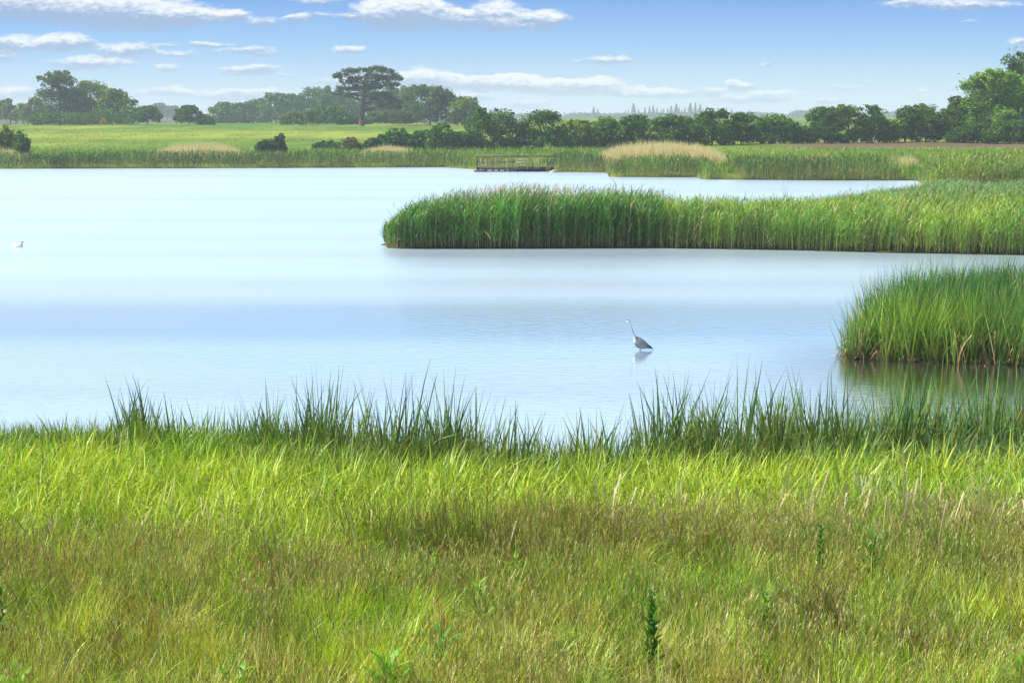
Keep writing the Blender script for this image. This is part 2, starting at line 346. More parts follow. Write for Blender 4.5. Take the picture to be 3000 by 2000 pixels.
# tufts, each with its own colour, height and splay
Tc = scatter(ribbon(9.5, 20.0), 20, in_meadow); nT = len(Tc); P, ti, az, rd = tufts(Tc, 120, .085)
tc_, tg_ = meadow_col(Tc); u_ = R.random(nT)
tc_[u_ < .10] = tan * R.uniform(.8, 1.1, ((u_ < .10).sum(), 1)); tc_[(u_ > .10) & (u_ < .15)] = rust; tc_[(u_ > .15) & (u_ < .30)] = green; tc_[(u_ > .30) & (u_ < .38)] = lime
tc_ = tc_ * R.lognormal(.04, .38, (nT, 1)).clip(.4, 2.1); th_ = R.uniform(.34, .84, nT) * (.8 + .35 * fbm(Tc[:, 0] / 1.5 + 4, Tc[:, 1] / 1.2)); tl_ = np.abs(R.normal(0, .22, nT)); ta_ = R.uniform(0, 6.28, nT); tb_ = R.uniform(.05, .9, nT)
N = len(P); lean_az = np.where(R.random(N) < .45, ta_[ti] + R.normal(0, .35, N), az)
parts = [blades(np.column_stack([P, height(P)]), th_[ti] * R.uniform(.55, 1.1, N), R.uniform(.005, .013, N), lean_az, tl_[ti] + .13 * rd + np.abs(R.normal(0, .06, N)), tb_[ti] * R.uniform(.3, 1.6, N), 3, colv(N, tc_[ti] * .42, .28), colv(N, tc_[ti] * 1.45, .36), 0)]  # feet coloured darker to paint the shade low between the blades
# broader leaved grass here and there
P = scatter(ribbon(9.5, 19.5), 90, lambda p: in_meadow(p) * (.25 + .75 * sstep(.5, .65, fbm(p[:, 0] / .8 + 33, p[:, 1] / .7)) + .8 * np.clip(green_patch(p), 0, 1))); N = len(P); c, _ = meadow_col(P); c = lerp(c, green * 1.3, np.full(N, .5))
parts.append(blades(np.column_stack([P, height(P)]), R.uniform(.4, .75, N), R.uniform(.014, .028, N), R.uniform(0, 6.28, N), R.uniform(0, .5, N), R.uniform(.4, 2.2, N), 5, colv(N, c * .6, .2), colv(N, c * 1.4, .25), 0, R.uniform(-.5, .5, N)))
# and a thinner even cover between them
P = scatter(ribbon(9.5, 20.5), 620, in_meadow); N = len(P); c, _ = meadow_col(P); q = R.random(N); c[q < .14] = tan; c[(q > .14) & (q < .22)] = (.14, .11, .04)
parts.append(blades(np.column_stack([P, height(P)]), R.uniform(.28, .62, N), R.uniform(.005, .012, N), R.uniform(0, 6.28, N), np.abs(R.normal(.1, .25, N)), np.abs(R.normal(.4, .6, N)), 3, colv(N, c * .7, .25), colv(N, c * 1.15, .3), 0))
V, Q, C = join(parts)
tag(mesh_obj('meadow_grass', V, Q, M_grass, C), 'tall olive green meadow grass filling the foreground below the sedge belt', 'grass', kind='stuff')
# flowering grass stems with seed heads
P = scatter(ribbon(9.6, 19.8), 430, lambda p: (1 - .8 * np.clip(green_patch(p), 0, 1)) * sstep(edge(p[:, 0]) + .9, edge(p[:, 0]) - .5, p[:, 1]) * (.22 + .4 * sstep(.35, .65, fbm(p[:, 0] / 1.4 + 7, p[:, 1] / 1.2)) + .6 * sstep(3.2, 1.0, edge(p[:, 0]) - p[:, 1]) - .12 * sstep(13.5, 11, p[:, 1])))
N = len(P); B = np.column_stack([P, height(P)]); az = R.uniform(0, 2 * np.pi, N); L_ = R.uniform(.50, .88, N) * (.8 + .4 * fbm(P[:, 0] / .7 + 21, P[:, 1] / .6)); t0 = np.abs(R.normal(0, .2, N)); bd = np.abs(R.normal(0, .35, N))
kind = fbm(P[:, 0] / .9 + 50, P[:, 1] / .9)
sc_ = lerp(np.broadcast_to((.42, .43, .12), (N, 3)), (.33, .20, .09), sstep(.56, .68, kind)); sc_ = lerp(sc_, (.52, .45, .25), sstep(.45, .33, kind)); sc_ = lerp(sc_, (.30, .25, .115), sstep(2.0, .6, edge(P[:, 0]) - P[:, 1]) * .6); rr_ = R.random(N); sc_[rr_ < .12] = (.24, .10, .06); sc_[rr_ > .70] = (.27, .35, .08)
stc = colv(N, (.22, .22, .08), .2)
parts = [blades(B, L_, .004, az, t0, bd, 3, stc, stc, 2)]
an = t0 + bd * .45
top = B + np.column_stack([np.cos(az) * np.sin(an) * L_, np.sin(az) * np.sin(an) * L_, np.cos(an) * L_])
for k in range(5):
    sel = np.ones(N, bool) if k < 3 else R.random(N) < .6
    q = top[sel] - np.column_stack([np.cos(az[sel]) * np.sin(an[sel]), np.sin(az[sel]) * np.sin(an[sel]), np.cos(an[sel])]) * (.02 + .03 * k)
    n_ = len(q)
    parts.append(blades(q, R.uniform(.03, .085, n_), R.uniform(.004, .010, n_), R.uniform(0, 2 * np.pi, n_), R.uniform(.05, .5, n_), R.uniform(0, .7, n_), 2, colv(n_, sc_[sel], .2), colv(n_, sc_[sel] * 1.1, .2), 1))
V, Q, C = join(parts)
tag(mesh_obj('seeding_grass', V, Q, M_grass, C), 'buff and purple seed heads on thin stems above the meadow grass', 'grass', kind='stuff')

# -- lush sedge belt ----------------------------------------------------
def near_y(x): return np.interp(x, wNE[:, 0], wNE[:, 1])
def sedge_mask(p): return sstep(edge(p[:, 0]) - 1.2, edge(p[:, 0]) + .6, p[:, 1]) * sstep(near_y(p[:, 0]) + .3, near_y(p[:, 0]) - .3, p[:, 1] + (fbm(p[:, 0] / .7, p[:, 1] / .7) - .45) * 1.8)
Tc = scatter(ribbon(14.8, 23.8), 24, sedge_mask); nT = len(Tc); P, ti, az, rd = tufts(Tc, 26, .10)
def sedge_col(P):
    x, y = P.T; N = len(P); band = sstep(2.5, 1.2, near_y(x) - y + (fbm(x / 1.2, y / 1.2) - .5) * 2.2)  # band: shade at the back of the belt, painted as darker green
    c = lerp(np.broadcast_to((.35, .48, .030), (N, 3)), (.13, .22, .02), band); c = lerp(c, (.21, .37, .012), sstep(.56, .7, fbm(x / 1.3 + 60, y / 1.1)) * .8)
    return lerp(c, (.15, .25, .09), sstep(3.0, 6.0, x) * sstep(.4, .6, fbm(x / 1.2, y)) * .7)
tc_ = sedge_col(Tc) * R.lognormal(-.03, .30, (nT, 1)).clip(.4, 1.7); th_ = R.uniform(.48, 1.0, nT) * (.82 + .3 * fbm(Tc[:, 0] / .9 + 5, Tc[:, 1] / .9)); N = len(P)
parts = [blades(np.column_stack([P, height(P)]), th_[ti] * R.uniform(.65, 1.1, N), R.uniform(.016, .040, N), az, .05 + .16 * rd + np.abs(R.normal(0, .1, N)), np.where(R.random(N) < .75, R.uniform(1.2, 2.9, N), R.uniform(.1, .7, N)), 6, colv(N, tc_[ti] * .45, .2), colv(N, tc_[ti] * 1.25 + .03, .3), 0, R.uniform(-.5, .5, N))]  # dark foot colour paints in the shaded gaps under the arching leaves
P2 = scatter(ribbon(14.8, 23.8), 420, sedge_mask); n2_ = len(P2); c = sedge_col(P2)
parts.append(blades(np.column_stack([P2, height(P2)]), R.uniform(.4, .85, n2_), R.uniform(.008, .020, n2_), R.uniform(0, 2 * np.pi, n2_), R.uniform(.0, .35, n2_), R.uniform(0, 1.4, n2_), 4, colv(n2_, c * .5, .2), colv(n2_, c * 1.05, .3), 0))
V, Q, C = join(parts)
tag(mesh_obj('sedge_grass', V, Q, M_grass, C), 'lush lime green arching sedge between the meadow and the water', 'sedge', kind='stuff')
# dead pale stubs in the sedge
P = scatter(ribbon(14.8, 19.5), 8, lambda p: np.exp(-((p[:, 1] - edge(p[:, 0]) - .2) / 1.0) ** 2) * (.25 + .75 * sstep(1, 5, p[:, 0])))
P = np.repeat(P, 5, 0) + R.normal(0, .07, (len(P) * 5, 2)); N = len(P)
V, Q, C = blades(np.column_stack([P, height(P)]), R.uniform(.55, .98, N), R.uniform(.010, .022, N), R.uniform(0, 2 * np.pi, N), np.abs(R.normal(0, .28, N)), np.abs(R.normal(0, .35, N)), 3, colv(N, (.40, .33, .22), .15), colv(N, (.58, .50, .36), .15), 2)
tag(mesh_obj('dead_sedge_stalks', V, Q, M_grass, C), 'pale dead broken stalks standing where sedge meets brown meadow', 'dead stalks', kind='stuff')

# -- cattail belt in the near shallows: tops follow the photo -----------
prof_x = [-200, 0, 250, 360, 460, 560, 760, 930, 1040, 1150, 1330, 1400, 1500, 1650, 1780, 1870, 1970, 2060, 2200, 2420, 2560, 2640, 2760, 2850, 3000, 3300]
prof_y = [1250, 1245, 1215, 1130, 1195, 1205, 1170, 1120, 1165, 1115, 1135, 1205, 1215, 1230, 1190, 1200, 1095, 1130, 1110, 1090, 1170, 1090, 1075, 1090, 1080, 1100]
dens_y = [.6, .65, .8, 1, .8, .75, .9, 1, .9, 1, 1, .8, .7, .6, .75, .8, 1, 1, 1, 1, .9, 1, 1, 1, 1, 1]
def cat_pts(px_lo, px_hi, n):
    px = R.uniform(px_lo, px_hi, n); off = R.normal(.15, .65, n).clip(-1.1, 1.5)
    Yw = near_y((px - 1500) / F * 22) + off; return px, np.column_stack([(px - 1500) / F * Yw * 1.0, Yw])
def cattails(n, px_lo, px_hi, jitter=1.0):
    px, P = cat_pts(px_lo, px_hi, n)
    k = R.random(n) < np.interp(px, prof_x, dens_y); px, P = px[k], P[k]
    topz = (H - P[:, 1] * (np.interp(px, prof_x, prof_y) - HOR) / F) * 1.08
    f = np.where(R.random(len(px)) < .22, R.uniform(.88, 1.03, len(px)), R.uniform(.45, .85, len(px)))
    return P, np.maximum(topz * f, .5)
Pa, ha = cattails(960, -150, 3150); Pb, hb = cattails(110, 2450, 3150); Pc = np.vstack([Pa, Pb]); hc = np.concatenate([ha, hb * 1.05])
P, ti, az, rd = tufts(Pc, 5, .045); hh = hc[ti] / .95 * R.uniform(.6, 1.06, len(P)); ln_ = np.abs(R.normal(0, .10, len(Pc)))[ti]; la_ = R.normal(.2, 1.2, len(Pc))[ti]; az = np.where(R.random(len(P)) < .4, la_, az)
x = P[:, 0]
cg = lerp(np.broadcast_to((.085, .145, .045), (len(P), 3)), (.08, .175, .065), sstep(4.6, 6.3, x)); cg = cg * R.lognormal(0, .2, (len(Pc), 1))[ti]; sel = (R.random(len(Pc)) < .25)[ti]; cg[sel] = (.17, .20, .05)
fan = [swords(P, hh, R.uniform(.022, .048, len(P)), cg * .9, cg * 1.3, 5, .07, .22, .08, az, ln_ + .05 * rd)]
fan.append(swords(P + R.normal(0, .03, P.shape), hh * R.uniform(.6, .9, len(P)), R.uniform(.018, .034, len(P)), cg * 1.2, (.19, .26, .06), 5, .24, .5, .1))
fan.append(swords(P + R.normal(0, .04, P.shape), hh * R.uniform(.45, .8, len(P)), R.uniform(.012, .022, len(P)), (.20, .24, .05), (.26, .32, .08), 4, .24, .4, .08))
V, Q, C = join(fan)
tag(mesh_obj('cattail_leaves', V, Q, M_reed, C), 'dark sword shaped cattail leaves standing in the shallows along the near shore', 'cattails', kind='stuff')
TUFTS = [(385, 1108, 'leftmost tall cattail tuft rising clear of the near sedge'),
         (930, 1092, 'spiky cattail tuft between the sedge and the open lake left of centre'),
         (1165, 1100, 'tall leaning cattail tuft just left of the wide low gap in the shore plants'),
         (1325, 1120, 'cattail tuft with a bent over leaf at the edge of the low gap'),
         (1968, 1080, 'very tall dense cattail tuft standing below and right of the heron'),
         (2255, 1095, 'narrow cattail tuft midway between the heron tuft and the reed clump'),
         (2440, 1080, 'tall cattail tuft in front of the left tip of the near reed clump'),
         (2660, 1070, 'bluish green cattail tuft with wind bent tips before the dark reflection')]
for px, ty, lab in TUFTS:
    n_ = 26; Yc = near_y((px - 1500) / F * 22) + .25; cx = (px - 1500) / F * Yc
    P = np.array([cx, Yc]) + R.normal(0, (.16, .12), (n_, 2)); topz = (H - Yc * (ty - HOR) / F) * 1.1
    hh = topz * np.where(np.arange(n_) < 5, R.uniform(.93, 1.06, n_), R.uniform(.55, .95, n_))
    cgr = (.06, .12, .045) if px < 2600 else (.07, .155, .06)
    V, Q, C = swords(P, hh, R.uniform(.024, .046, n_), cgr, np.array(cgr) * 1.2, 6, .13, .3, .08)
    V = V - np.array([cx, Yc, 0]); o = mesh_obj('cattail_tuft', V, Q, M_reed, C); o.location = (cx, Yc, 0)
    tag(o, lab, 'cattail tuft', 'tall cattail tufts along the near shore')

# -- near right reed clump ----------------------------------------------
Tc = view(scatter(wCL, 28), .42); nT = len(Tc); P, ti, az, rd = tufts(Tc, 13, .09); de = edist(P, wCL); n_ = fbm(Tc[:, 0] / .9, Tc[:, 1] / .9)
Hh = ((1.78 * (.66 + .34 * sstep(0, 1.6, Tc[:, 0] - wCL[0, 0]))) * (.86 + .22 * n_) * R.uniform(.78, 1.08, nT))[ti] * R.uniform(.55, 1.08, len(P)); N = len(P)
cg = lerp(np.broadcast_to((.07, .155, .025), (nT, 3)), (.15, .235, .018), sstep(.50, .62, n_) * .5 * sstep(35.6, 34.6, Tc[:, 1])); cg = lerp(cg, (.045, .125, .03), sstep(34.9, 36.3, Tc[:, 1])); cg = cg * R.lognormal(0, .28, (nT, 1)); cg = cg[ti]; cg[R.random(N) < .06] = (.36, .31, .15)
front = sstep(1.2, .1, de) * (R.random(N) < .15)
ln_ = np.abs(R.normal(0, .10, nT))[ti]; la_ = R.normal(.2, 1.6, nT)[ti]; az = np.where(R.random(N) < .55, la_, az)
parts = [swords(P, Hh, R.uniform(.014, .030, N), cg * .85, cg * 1.45, 5, .06, .28, .08, az, ln_ + .05 * rd)]
s = front > .5; Pd = P[s]; nd_ = len(Pd)
for k in range(2):
    parts.append(blades(np.column_stack([Pd + R.normal(0, .08, Pd.shape), np.zeros(nd_)]), R.uniform(.2, .9, nd_), R.uniform(.012, .026, nd_), R.uniform(0, 6.28, nd_), np.abs(R.normal(0, .4, nd_)), R.uniform(0, .9, nd_), 3, colv(nd_, (.20, .10, .05), .25), colv(nd_, (.48, .36, .20), .25), 2))
ml = 380; q = wCL[:4]; tt_ = R.random(ml) * 2.999; qa = q[tt_.astype(int)]; qb = q[tt_.astype(int) + 1]; Pl = qa + (qb - qa) * (tt_ % 1)[:, None] + np.column_stack([R.normal(0, .05, ml), np.abs(R.normal(0, .16, ml)) - .05])
parts.append(blades(np.column_stack([Pl, np.full(ml, .0)]), R.uniform(.08, .38, ml), R.uniform(.014, .03, ml), R.uniform(0, 6.28, ml), R.uniform(.5, 1.5, ml), R.uniform(0, .6, ml), 2, colv(ml, (.055, .04, .03), .3), colv(ml, (.19, .15, .09), .4), 2))
V, Q, C = join(parts)
tag(mesh_obj('near_reed_clump', V, Q, M_reed, C), 'near clump of tall reeds in the water at the right edge', 'reed bed', kind='stuff')
# loose stems left of the clump
for (px, by, ty, lab) in [(2466, 1052, 945, 'lone dark reed stem in open water left of the near clump'), (2490, 1048, 842, 'thin pale reed stem with floppy top just off the clump tip')]:
    X, Y = gp(px, by); n_ = 5; P = np.array([X, Y]) + R.normal(0, .03, (n_, 2)); hgt = H - Y * (ty - HOR) / F
    V, Q, C = swords(P, hgt * R.uniform(.7, 1.02, n_), R.uniform(.010, .018, n_), (.08, .11, .05), (.10, .15, .06), 5, .05, .2, .2)
    V = V - np.array([X, Y, 0]); o = mesh_obj('reed_stem', V, Q, M_reed, C); o.location = (X, Y, 0); tag(o, lab, 'reed stem')

# -- spit of reeds in mid lake ------------------------------------------
SP = np.vstack([wSF, wSB])
sfy = lambda x: np.interp(x, wSF[:, 0], wSF[:, 1])
def dfun(p):
    d = p[:, 1] - sfy(p[:, 0]); return np.clip(np.interp(d, [0, 1.5, 3, 12, 40], [1, .75, .36, .18, .10]), 0, 1)
P = view(scatter(SP, 95, dfun), .42); x, y = P.T
xs = x; 
kx = np.interp(x / y * F + 1500, [1120, 1180, 1300, 1450, 1850, 1950, 2100, 2500, 3000], [1.15, 1.75, 2.1, 2.25, 2.2, 1.8, 1.55, 1.5, 1.6])
ppx = x / y * F + 1500
ytop = np.interp(ppx, [1122, 1180, 1250, 1300, 1450, 1600, 1850, 1950, 2100, 2250, 2400, 2550, 2700, 3000], [655, 612, 592, 582, 568, 566, 568, 580, 587, 590, 584, 566, 548, 536])
kx = np.interp(ppx, [1120, 1180, 1300, 1450, 1780, 1950, 2100, 2500, 3000], [.9, 1.35, 1.7, 1.9, 1.9, 1.65, 1.45, 1.35, 1.35])
kx = np.clip(np.minimum(kx, H - y * (ytop - HOR) / F - .22), .55, 3)
Hh = kx * (.78 + .42 * fbm(x / 1.1, y / 1.1)) * R.uniform(.88, 1.06, len(x))
A = x / y * F + 1500 < 1930                                # tall common reed part, the rest is yellower
N = len(P); t = sstep(.42, .62, fbm(x / 3 + 8, y / 3))
cg = np.where(A[:, None], colv(N, (.058, .165, .026), .1, .03), lerp(np.broadcast_to((.085, .19, .018), (N, 3)), (.17, .275, .022), t))
cg = cg * np.exp((fbm(x / .8 + 20, y / .8) - .5) * 1.9)[:, None]
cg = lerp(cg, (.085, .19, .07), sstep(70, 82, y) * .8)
V1 = reeds(P[A], Hh[A], cg[A], cg[A] * 1.5 + .02, 8, .030, .62, .013, 3, deadf=.05, low=.10)
V2 = reeds(P[~A], Hh[~A], cg[~A], cg[~A] * 1.35 + .02, 5, .028, .5, .013, 3, deadf=.05, low=.06)
V, Q, C = join(V1 + V2)
tag(mesh_obj('spit_reeds', V, Q, M_reed, C), 'long spit of dense green reeds reaching into the middle of the lake', 'reed bed', kind='stuff')
# feathery old stems rising out of the spit, straw coloured
k = (x / y * F + 1500); sel = (R.random(N) < .30 * np.exp(-((k - 1550) / 230) ** 2) + .03) & (y > sfy(x) + .8)
Pd = P[sel]; n_ = len(Pd); B = np.column_stack([Pd, np.zeros(n_)]); az = R.uniform(0, 6.28, n_); hh = kx[sel] * R.uniform(1.08, 1.38, n_)
c = colv(n_, (.36, .28, .17), .2); parts = [blades(B, hh, .010, az, np.abs(R.normal(0, .05, n_)), R.uniform(0, .15, n_), 3, c, c, 2)]
zt = hh * .985
for j in range(2):
    parts.append(blades(B + np.column_stack([np.cos(az) * hh * .08, np.sin(az) * hh * .08, zt - .12 * j]), R.uniform(.14, .26, n_), R.uniform(.02, .045, n_), R.normal(.2, .6, n_), R.uniform(.1, .5, n_), R.uniform(.2, .8, n_), 2, c * .85, c, 1))
V, Q, C = join(parts)
tag(mesh_obj('old_reed_plumes', V, Q, M_reed, C), 'thin straw coloured reed plumes above the top of the spit', 'reed plumes', kind='stuff')
# loose flag leaf tuft that stands taller on the back of the spit
X, Y = gp(2300, 655); P_ = np.array([X, Y]) + R.normal(0, .12, (16, 2)); V, Q, C = swords(P_, R.uniform(1.2, 2.25, 16) * 1.0, .03, (.05, .12, .07), (.07, .16, .09), 5, .12, .25, .05)
V = V - np.array([X, Y, 0]); o = mesh_obj('cattail_tuft', V, Q, M_reed, C); o.location = (X, Y, 0); tag(o, 'lone dark tuft standing above the back edge of the spit', 'cattail tuft')

# -- far bank -----------------------------------------------------------
def px_of(P): return P[:, 0] / P[:, 1] * F + 1500
fy = lambda x: np.interp(x, wFAR[:, 0], wFAR[:, 1])
def farband(name, lab, pxlo, pxhi, d0, d1, dens, h, green, tip, cat='reed bed', w=.05, deadf=.03, nl=3, back=None):
    xa = (pxlo - 1500) / F * 150; xb = (pxhi - 1500) / F * 150; N = int(abs(xb - xa) * (d1 - d0) * dens); xx = R.uniform(xa, xb, N)
    dd = d0 + (d1 - d0) * R.random(N) ** 1.3; P = np.column_stack([xx, fy(xx) + dd]); p = px_of(P); P = P[(p > pxlo) & (p < pxhi)]; N = len(P)
    k = fbm(P[:, 0] / 5, P[:, 1] / 5 + 3); g = np.array(green) * .66; p = px_of(P)
    en = sstep(pxlo, pxlo + 45, p) * sstep(pxhi, pxhi - 45, p)
    cg = lerp(np.broadcast_to(g * .8, (N, 3)), g * 1.35, sstep(.35, .65, k))
    hh = h * (.82 + .36 * k) * (.45 + .55 * en)
    V, Q, C = join(reeds(P, hh, cg, cg * np.array(tip), nl, w, .55, w * .55, 2, deadf=deadf, low=.3))
    return tag(mesh_obj(name, V, Q, M_reed, C), lab, cat, kind='stuff')
T1 = (1.3, 1.25, 1.2)
farband('bank_reeds', 'dark reeds at the far left end of the far shore', -500, 200, 0, 5, 13, 1.05, (.06, .14, .025), T1)
farband('bank_reeds', 'long dark reed fringe on the left half of the far shore', 150, 1030, 0, 5, 14, 1.2, (.05, .13, .022), T1)
farband('bank_reeds', 'mid green reeds between the dark fringe and the platform', 960, 1370, 0, 6, 12, 1.2, (.08, .17, .025), T1)
farband('bank_reeds', 'low lime green reeds beside the left end of the platform', 1320, 1480, 1.2, 6, 12, .95, (.17, .25, .03), T1)
farband('bank_reeds', 'dark leaning reeds between the platform and the lime bank', 1590, 1830, 0, 8, 12, 1.45, (.055, .145, .022), T1)
farband('bank_reeds', 'bright green reed bank jutting out right of the platform', 1782, 2100, 0, 8, 13, 1.35, (.10, .22, .015), T1)
farband('bank_reeds', 'tall dark reeds lining the inlet behind the spit', 2050, 2760, 0, 8, 13, 1.5, (.07, .165, .018), T1)
# right hand land between the spit and the far bank
RP = np.array([gp(2705, 551), gp(3900, 556), gp(3900, 500), gp(2690, 505)])
P = view(scatter(RP, 12), .45); P = P[R.random(len(P)) < np.interp(P[:, 0] / P[:, 1] * F + 1500, [2700, 2800], [.5, 1])]; k = fbm(P[:, 0] / 3, P[:, 1] / 3); cg = lerp(np.broadcast_to((.075, .155, .02), (len(P), 3)), (.15, .23, .022), sstep(.35, .65, k))
V, Q, C = join(reeds(P, 1.5 * (.75 + .5 * k) * np.interp(P[:, 0] / P[:, 1] * F + 1500, [2700, 2790], [.6, 1]), cg, cg * 1.2, 4, .05, .6, .03, 2, deadf=.05, low=.2))
tag(mesh_obj('bank_reeds', V, Q, M_reed, C), 'tall pale green reeds at the right where the spit joins the shore', 'reed bed', kind='stuff')
# grass on the bank behind the reeds
P = np.column_stack([R.uniform(-75, 85, 75000), R.uniform(118, 192, 75000)]); P = P[(~inside(P, LAKE))]; P = view(P, .42)
x, y = P.T; u = x / y; N = len(P); k = fbm(x / 7 + 2, y / 4); k2 = fbm(x / 18, y / 9 + 7)
P = P[(y < 187) & ~((u > .08) & (y > 187))]; N = len(P); x, y = P.T; u = x / y; k = fbm(x / 7 + 2, y / 4)
c = lerp(np.broadcast_to((.15, .25, .022), (N, 3)), (.32, .37, .075), sstep(.45, .65, k) * (.35 + .65 * sstep(.0, .1, u)))
V, Q, C = blades(np.column_stack([P, height(P)]), R.uniform(.45, .95, N) * (1 - .5 * sstep(158, 174, y) * sstep(.05, .1, u)), R.uniform(.05, .10, N), R.uniform(0, 6.28, N), R.uniform(0, .35, N), R.uniform(0, .8, N), 2, colv(N, c * .85, .15), colv(N, c * 1.15, .2), 0)
tag(mesh_obj('bank_grass', V, Q, M_grass, C), 'yellow green rough grass on the bank behind the far reeds', 'grass', kind='stuff')
# patches of straw reed
def straw(pxlo, pxhi, Y0, Y1, h, n, lab):
    px = R.uniform(pxlo, pxhi, n); Y = R.uniform(Y0, Y1, n); P = np.column_stack([(px - 1500) / F * Y, Y])
    e = np.sin(np.pi * (px - pxlo) / (pxhi - pxlo)) ** .7; k = R.random(n) < e * (.25 + 1.3 * sstep(.3, .6, fbm(px / 22, Y / 3))); e = e ** .5 * (.75 + .5 * fbm(px / 14, Y)); P, e = P[k], e[k]; n = len(P)
    parts = []
    for j in range(2):
        Pj = P + R.normal(0, .1, P.shape)
        parts.append(blades(np.column_stack([Pj, height(Pj)]), h * e * R.uniform(.6, 1.18, n), R.uniform(.03, .06, n), R.uniform(0, 6.28, n), np.abs(R.normal(0, .08, n)), R.uniform(0, .3, n), 2, colv(n, (.42, .38, .18), .12), colv(n, (.70, .58, .38), .12), 0))
    V, Q, C = join(parts); tag(mesh_obj('straw_reeds', V, Q, M_reed, C), lab, 'dead reeds', kind='stuff')
straw(-300, 100, 158, 163, 1.7, 3200, 'straw coloured dead reeds under the round bush at the left edge')
straw(455, 730, 158, 168, 1.75, 6000, 'pale straw reed patch on the left part of the far bank')
straw(1050, 1230, 160, 168, 1.45, 3200, 'small straw patch in front of the low hedge bushes')
straw(1730, 2130, 143, 156, 2.15, 9000, 'large straw coloured reed patch on the bank right of the platform')
straw(2330, 2480, 140, 148, 1.0, 700, 'thin straw streak amid grass between the inlet and ploughed strip')
straw(2560, 2700, 138, 146, 1.0, 450, 'thin straw streak in the grass just left of where the spit joins')

# tussocks on the field, so its surface is not bare
P = np.column_stack([R.uniform(-170, 60, 60000), R.uniform(160, 420, 60000)]); P = P[:30000]; P = view(P, .42); x, y = P.T
P = P[(fbm(x / 6, y / 14) > .47) & ((x / y < .10) | (y > 230))]; N = len(P); x, y = P.T
c = lerp(np.broadcast_to((.12, .19, .02), (N, 3)), (.23, .275, .038), sstep(.35, .65, fbm(x / 60 + 3, y / 45)))
V, Q, C = blades(np.column_stack([P, height(P)]), R.uniform(.06, .22, N), R.uniform(.10, .24, N), R.uniform(0, 6.28, N), R.uniform(0, .4, N), R.uniform(0, .8, N), 2, colv(N, c * .9, .12), colv(N, c * 1.1, .15), 0)
tag(mesh_obj('field_grass', V, Q, M_grass, C), 'short tufted grass on the sloping green field behind the lake', 'grass', kind='stuff')

# ------------------------------------------------------------------ trees
def lobes_pts(lobes, n, leaf, rs):
    """leaf quads over sub-clumps spread through ellipsoid lobes; lobes rows: cx cy cz rx ry rz weight"""
    lobes = np.array(lobes, float); w = lobes[:, 6] / lobes[:, 6].sum(); out = []
    for L_, k in zip(lobes, w):
        m = max(int(n * k), 20); nsub = max(int(7 + L_[6] * 3), 6)
        d = rs.normal(size=(nsub, 3)); d /= np.linalg.norm(d, axis=1)[:, None]; d[:, 2] = np.where(d[:, 2] < -.5, -d[:, 2] * .6, d[:, 2])
        rad = rs.uniform(.55, .98, nsub)[:, None]; sc0 = L_[:3] + d * rad * L_[3:6]; sr = L_[3:6].mean() * rs.uniform(.24, .46, nsub)
        j = rs.integers(0, nsub, m); dd = rs.normal(size=(m, 3)); dd /= np.linalg.norm(dd, axis=1)[:, None]
        r = rs.uniform(.55, 1.08, m) ** .7
        p = sc0[j] + dd * (sr[j] * r)[:, None] * np.array([1, 1, .8])
        inn = rs.random(m) < .22; q = rs.normal(size=(m, 3)) * .42
        p[inn] = L_[:3] + q[inn] * L_[3:6]
        out.append(np.column_stack([p, dd, j + 100 * len(out)]))
    return np.vstack(out)
def leaves(pts, leaf, col, rs, tintvar=.25, cl=.30):
    p = pts[:, :3]; nn = pts[:, 3:6] + rs.normal(0, .55, (len(p), 3)); nn /= np.linalg.norm(nn, axis=1)[:, None]
    a = np.cross(nn, rs.normal(size=(len(p), 3))); a /= np.linalg.norm(a, axis=1)[:, None]; b = np.cross(nn, a)
    s = leaf * rs.uniform(.6, 1.35, len(p)); a *= s[:, None]; b *= (s * rs.uniform(.45, .8, len(p)))[:, None]
    V = np.stack([p - a, p - b * .9 + a * .1, p + a, p + b], 1).reshape(-1, 3); Q = np.arange(len(V)).reshape(-1, 4)
    clv = rs.lognormal(0, cl, 4000)[pts[:, 6].astype(int) % 4000]
    C = np.clip(np.array(col)[None] * (clv * rs.lognormal(0, tintvar, len(p)))[:, None] * rs.lognormal(0, .05, (len(p), 3)), 0, .5)
    return V, Q, np.repeat(C, 4, 0)
def trunk_geo(hgt, r, lobes, rs, col=(.09, .075, .055)):
    parts = [tube([(0, 0, -.4), (rs.normal(0, .02) * hgt, 0, hgt * .3), (rs.normal(0, .03) * hgt, 0, hgt * .65), (0, 0, hgt * .85)], [r * 1.25, r, r * .7, r * .3], col, 7)]
    for L_ in lobes[:7]:
        z0 = hgt * rs.uniform(.18, .45); e = np.array(L_[:3]); s = np.array([0, 0, z0]); mid = (s + e) / 2 + [0, 0, hgt * .04]
        parts.append(tube([s, mid, e], [r * .5, r * .32, r * .12], col, 5))
    return join(parts)
TREES = []
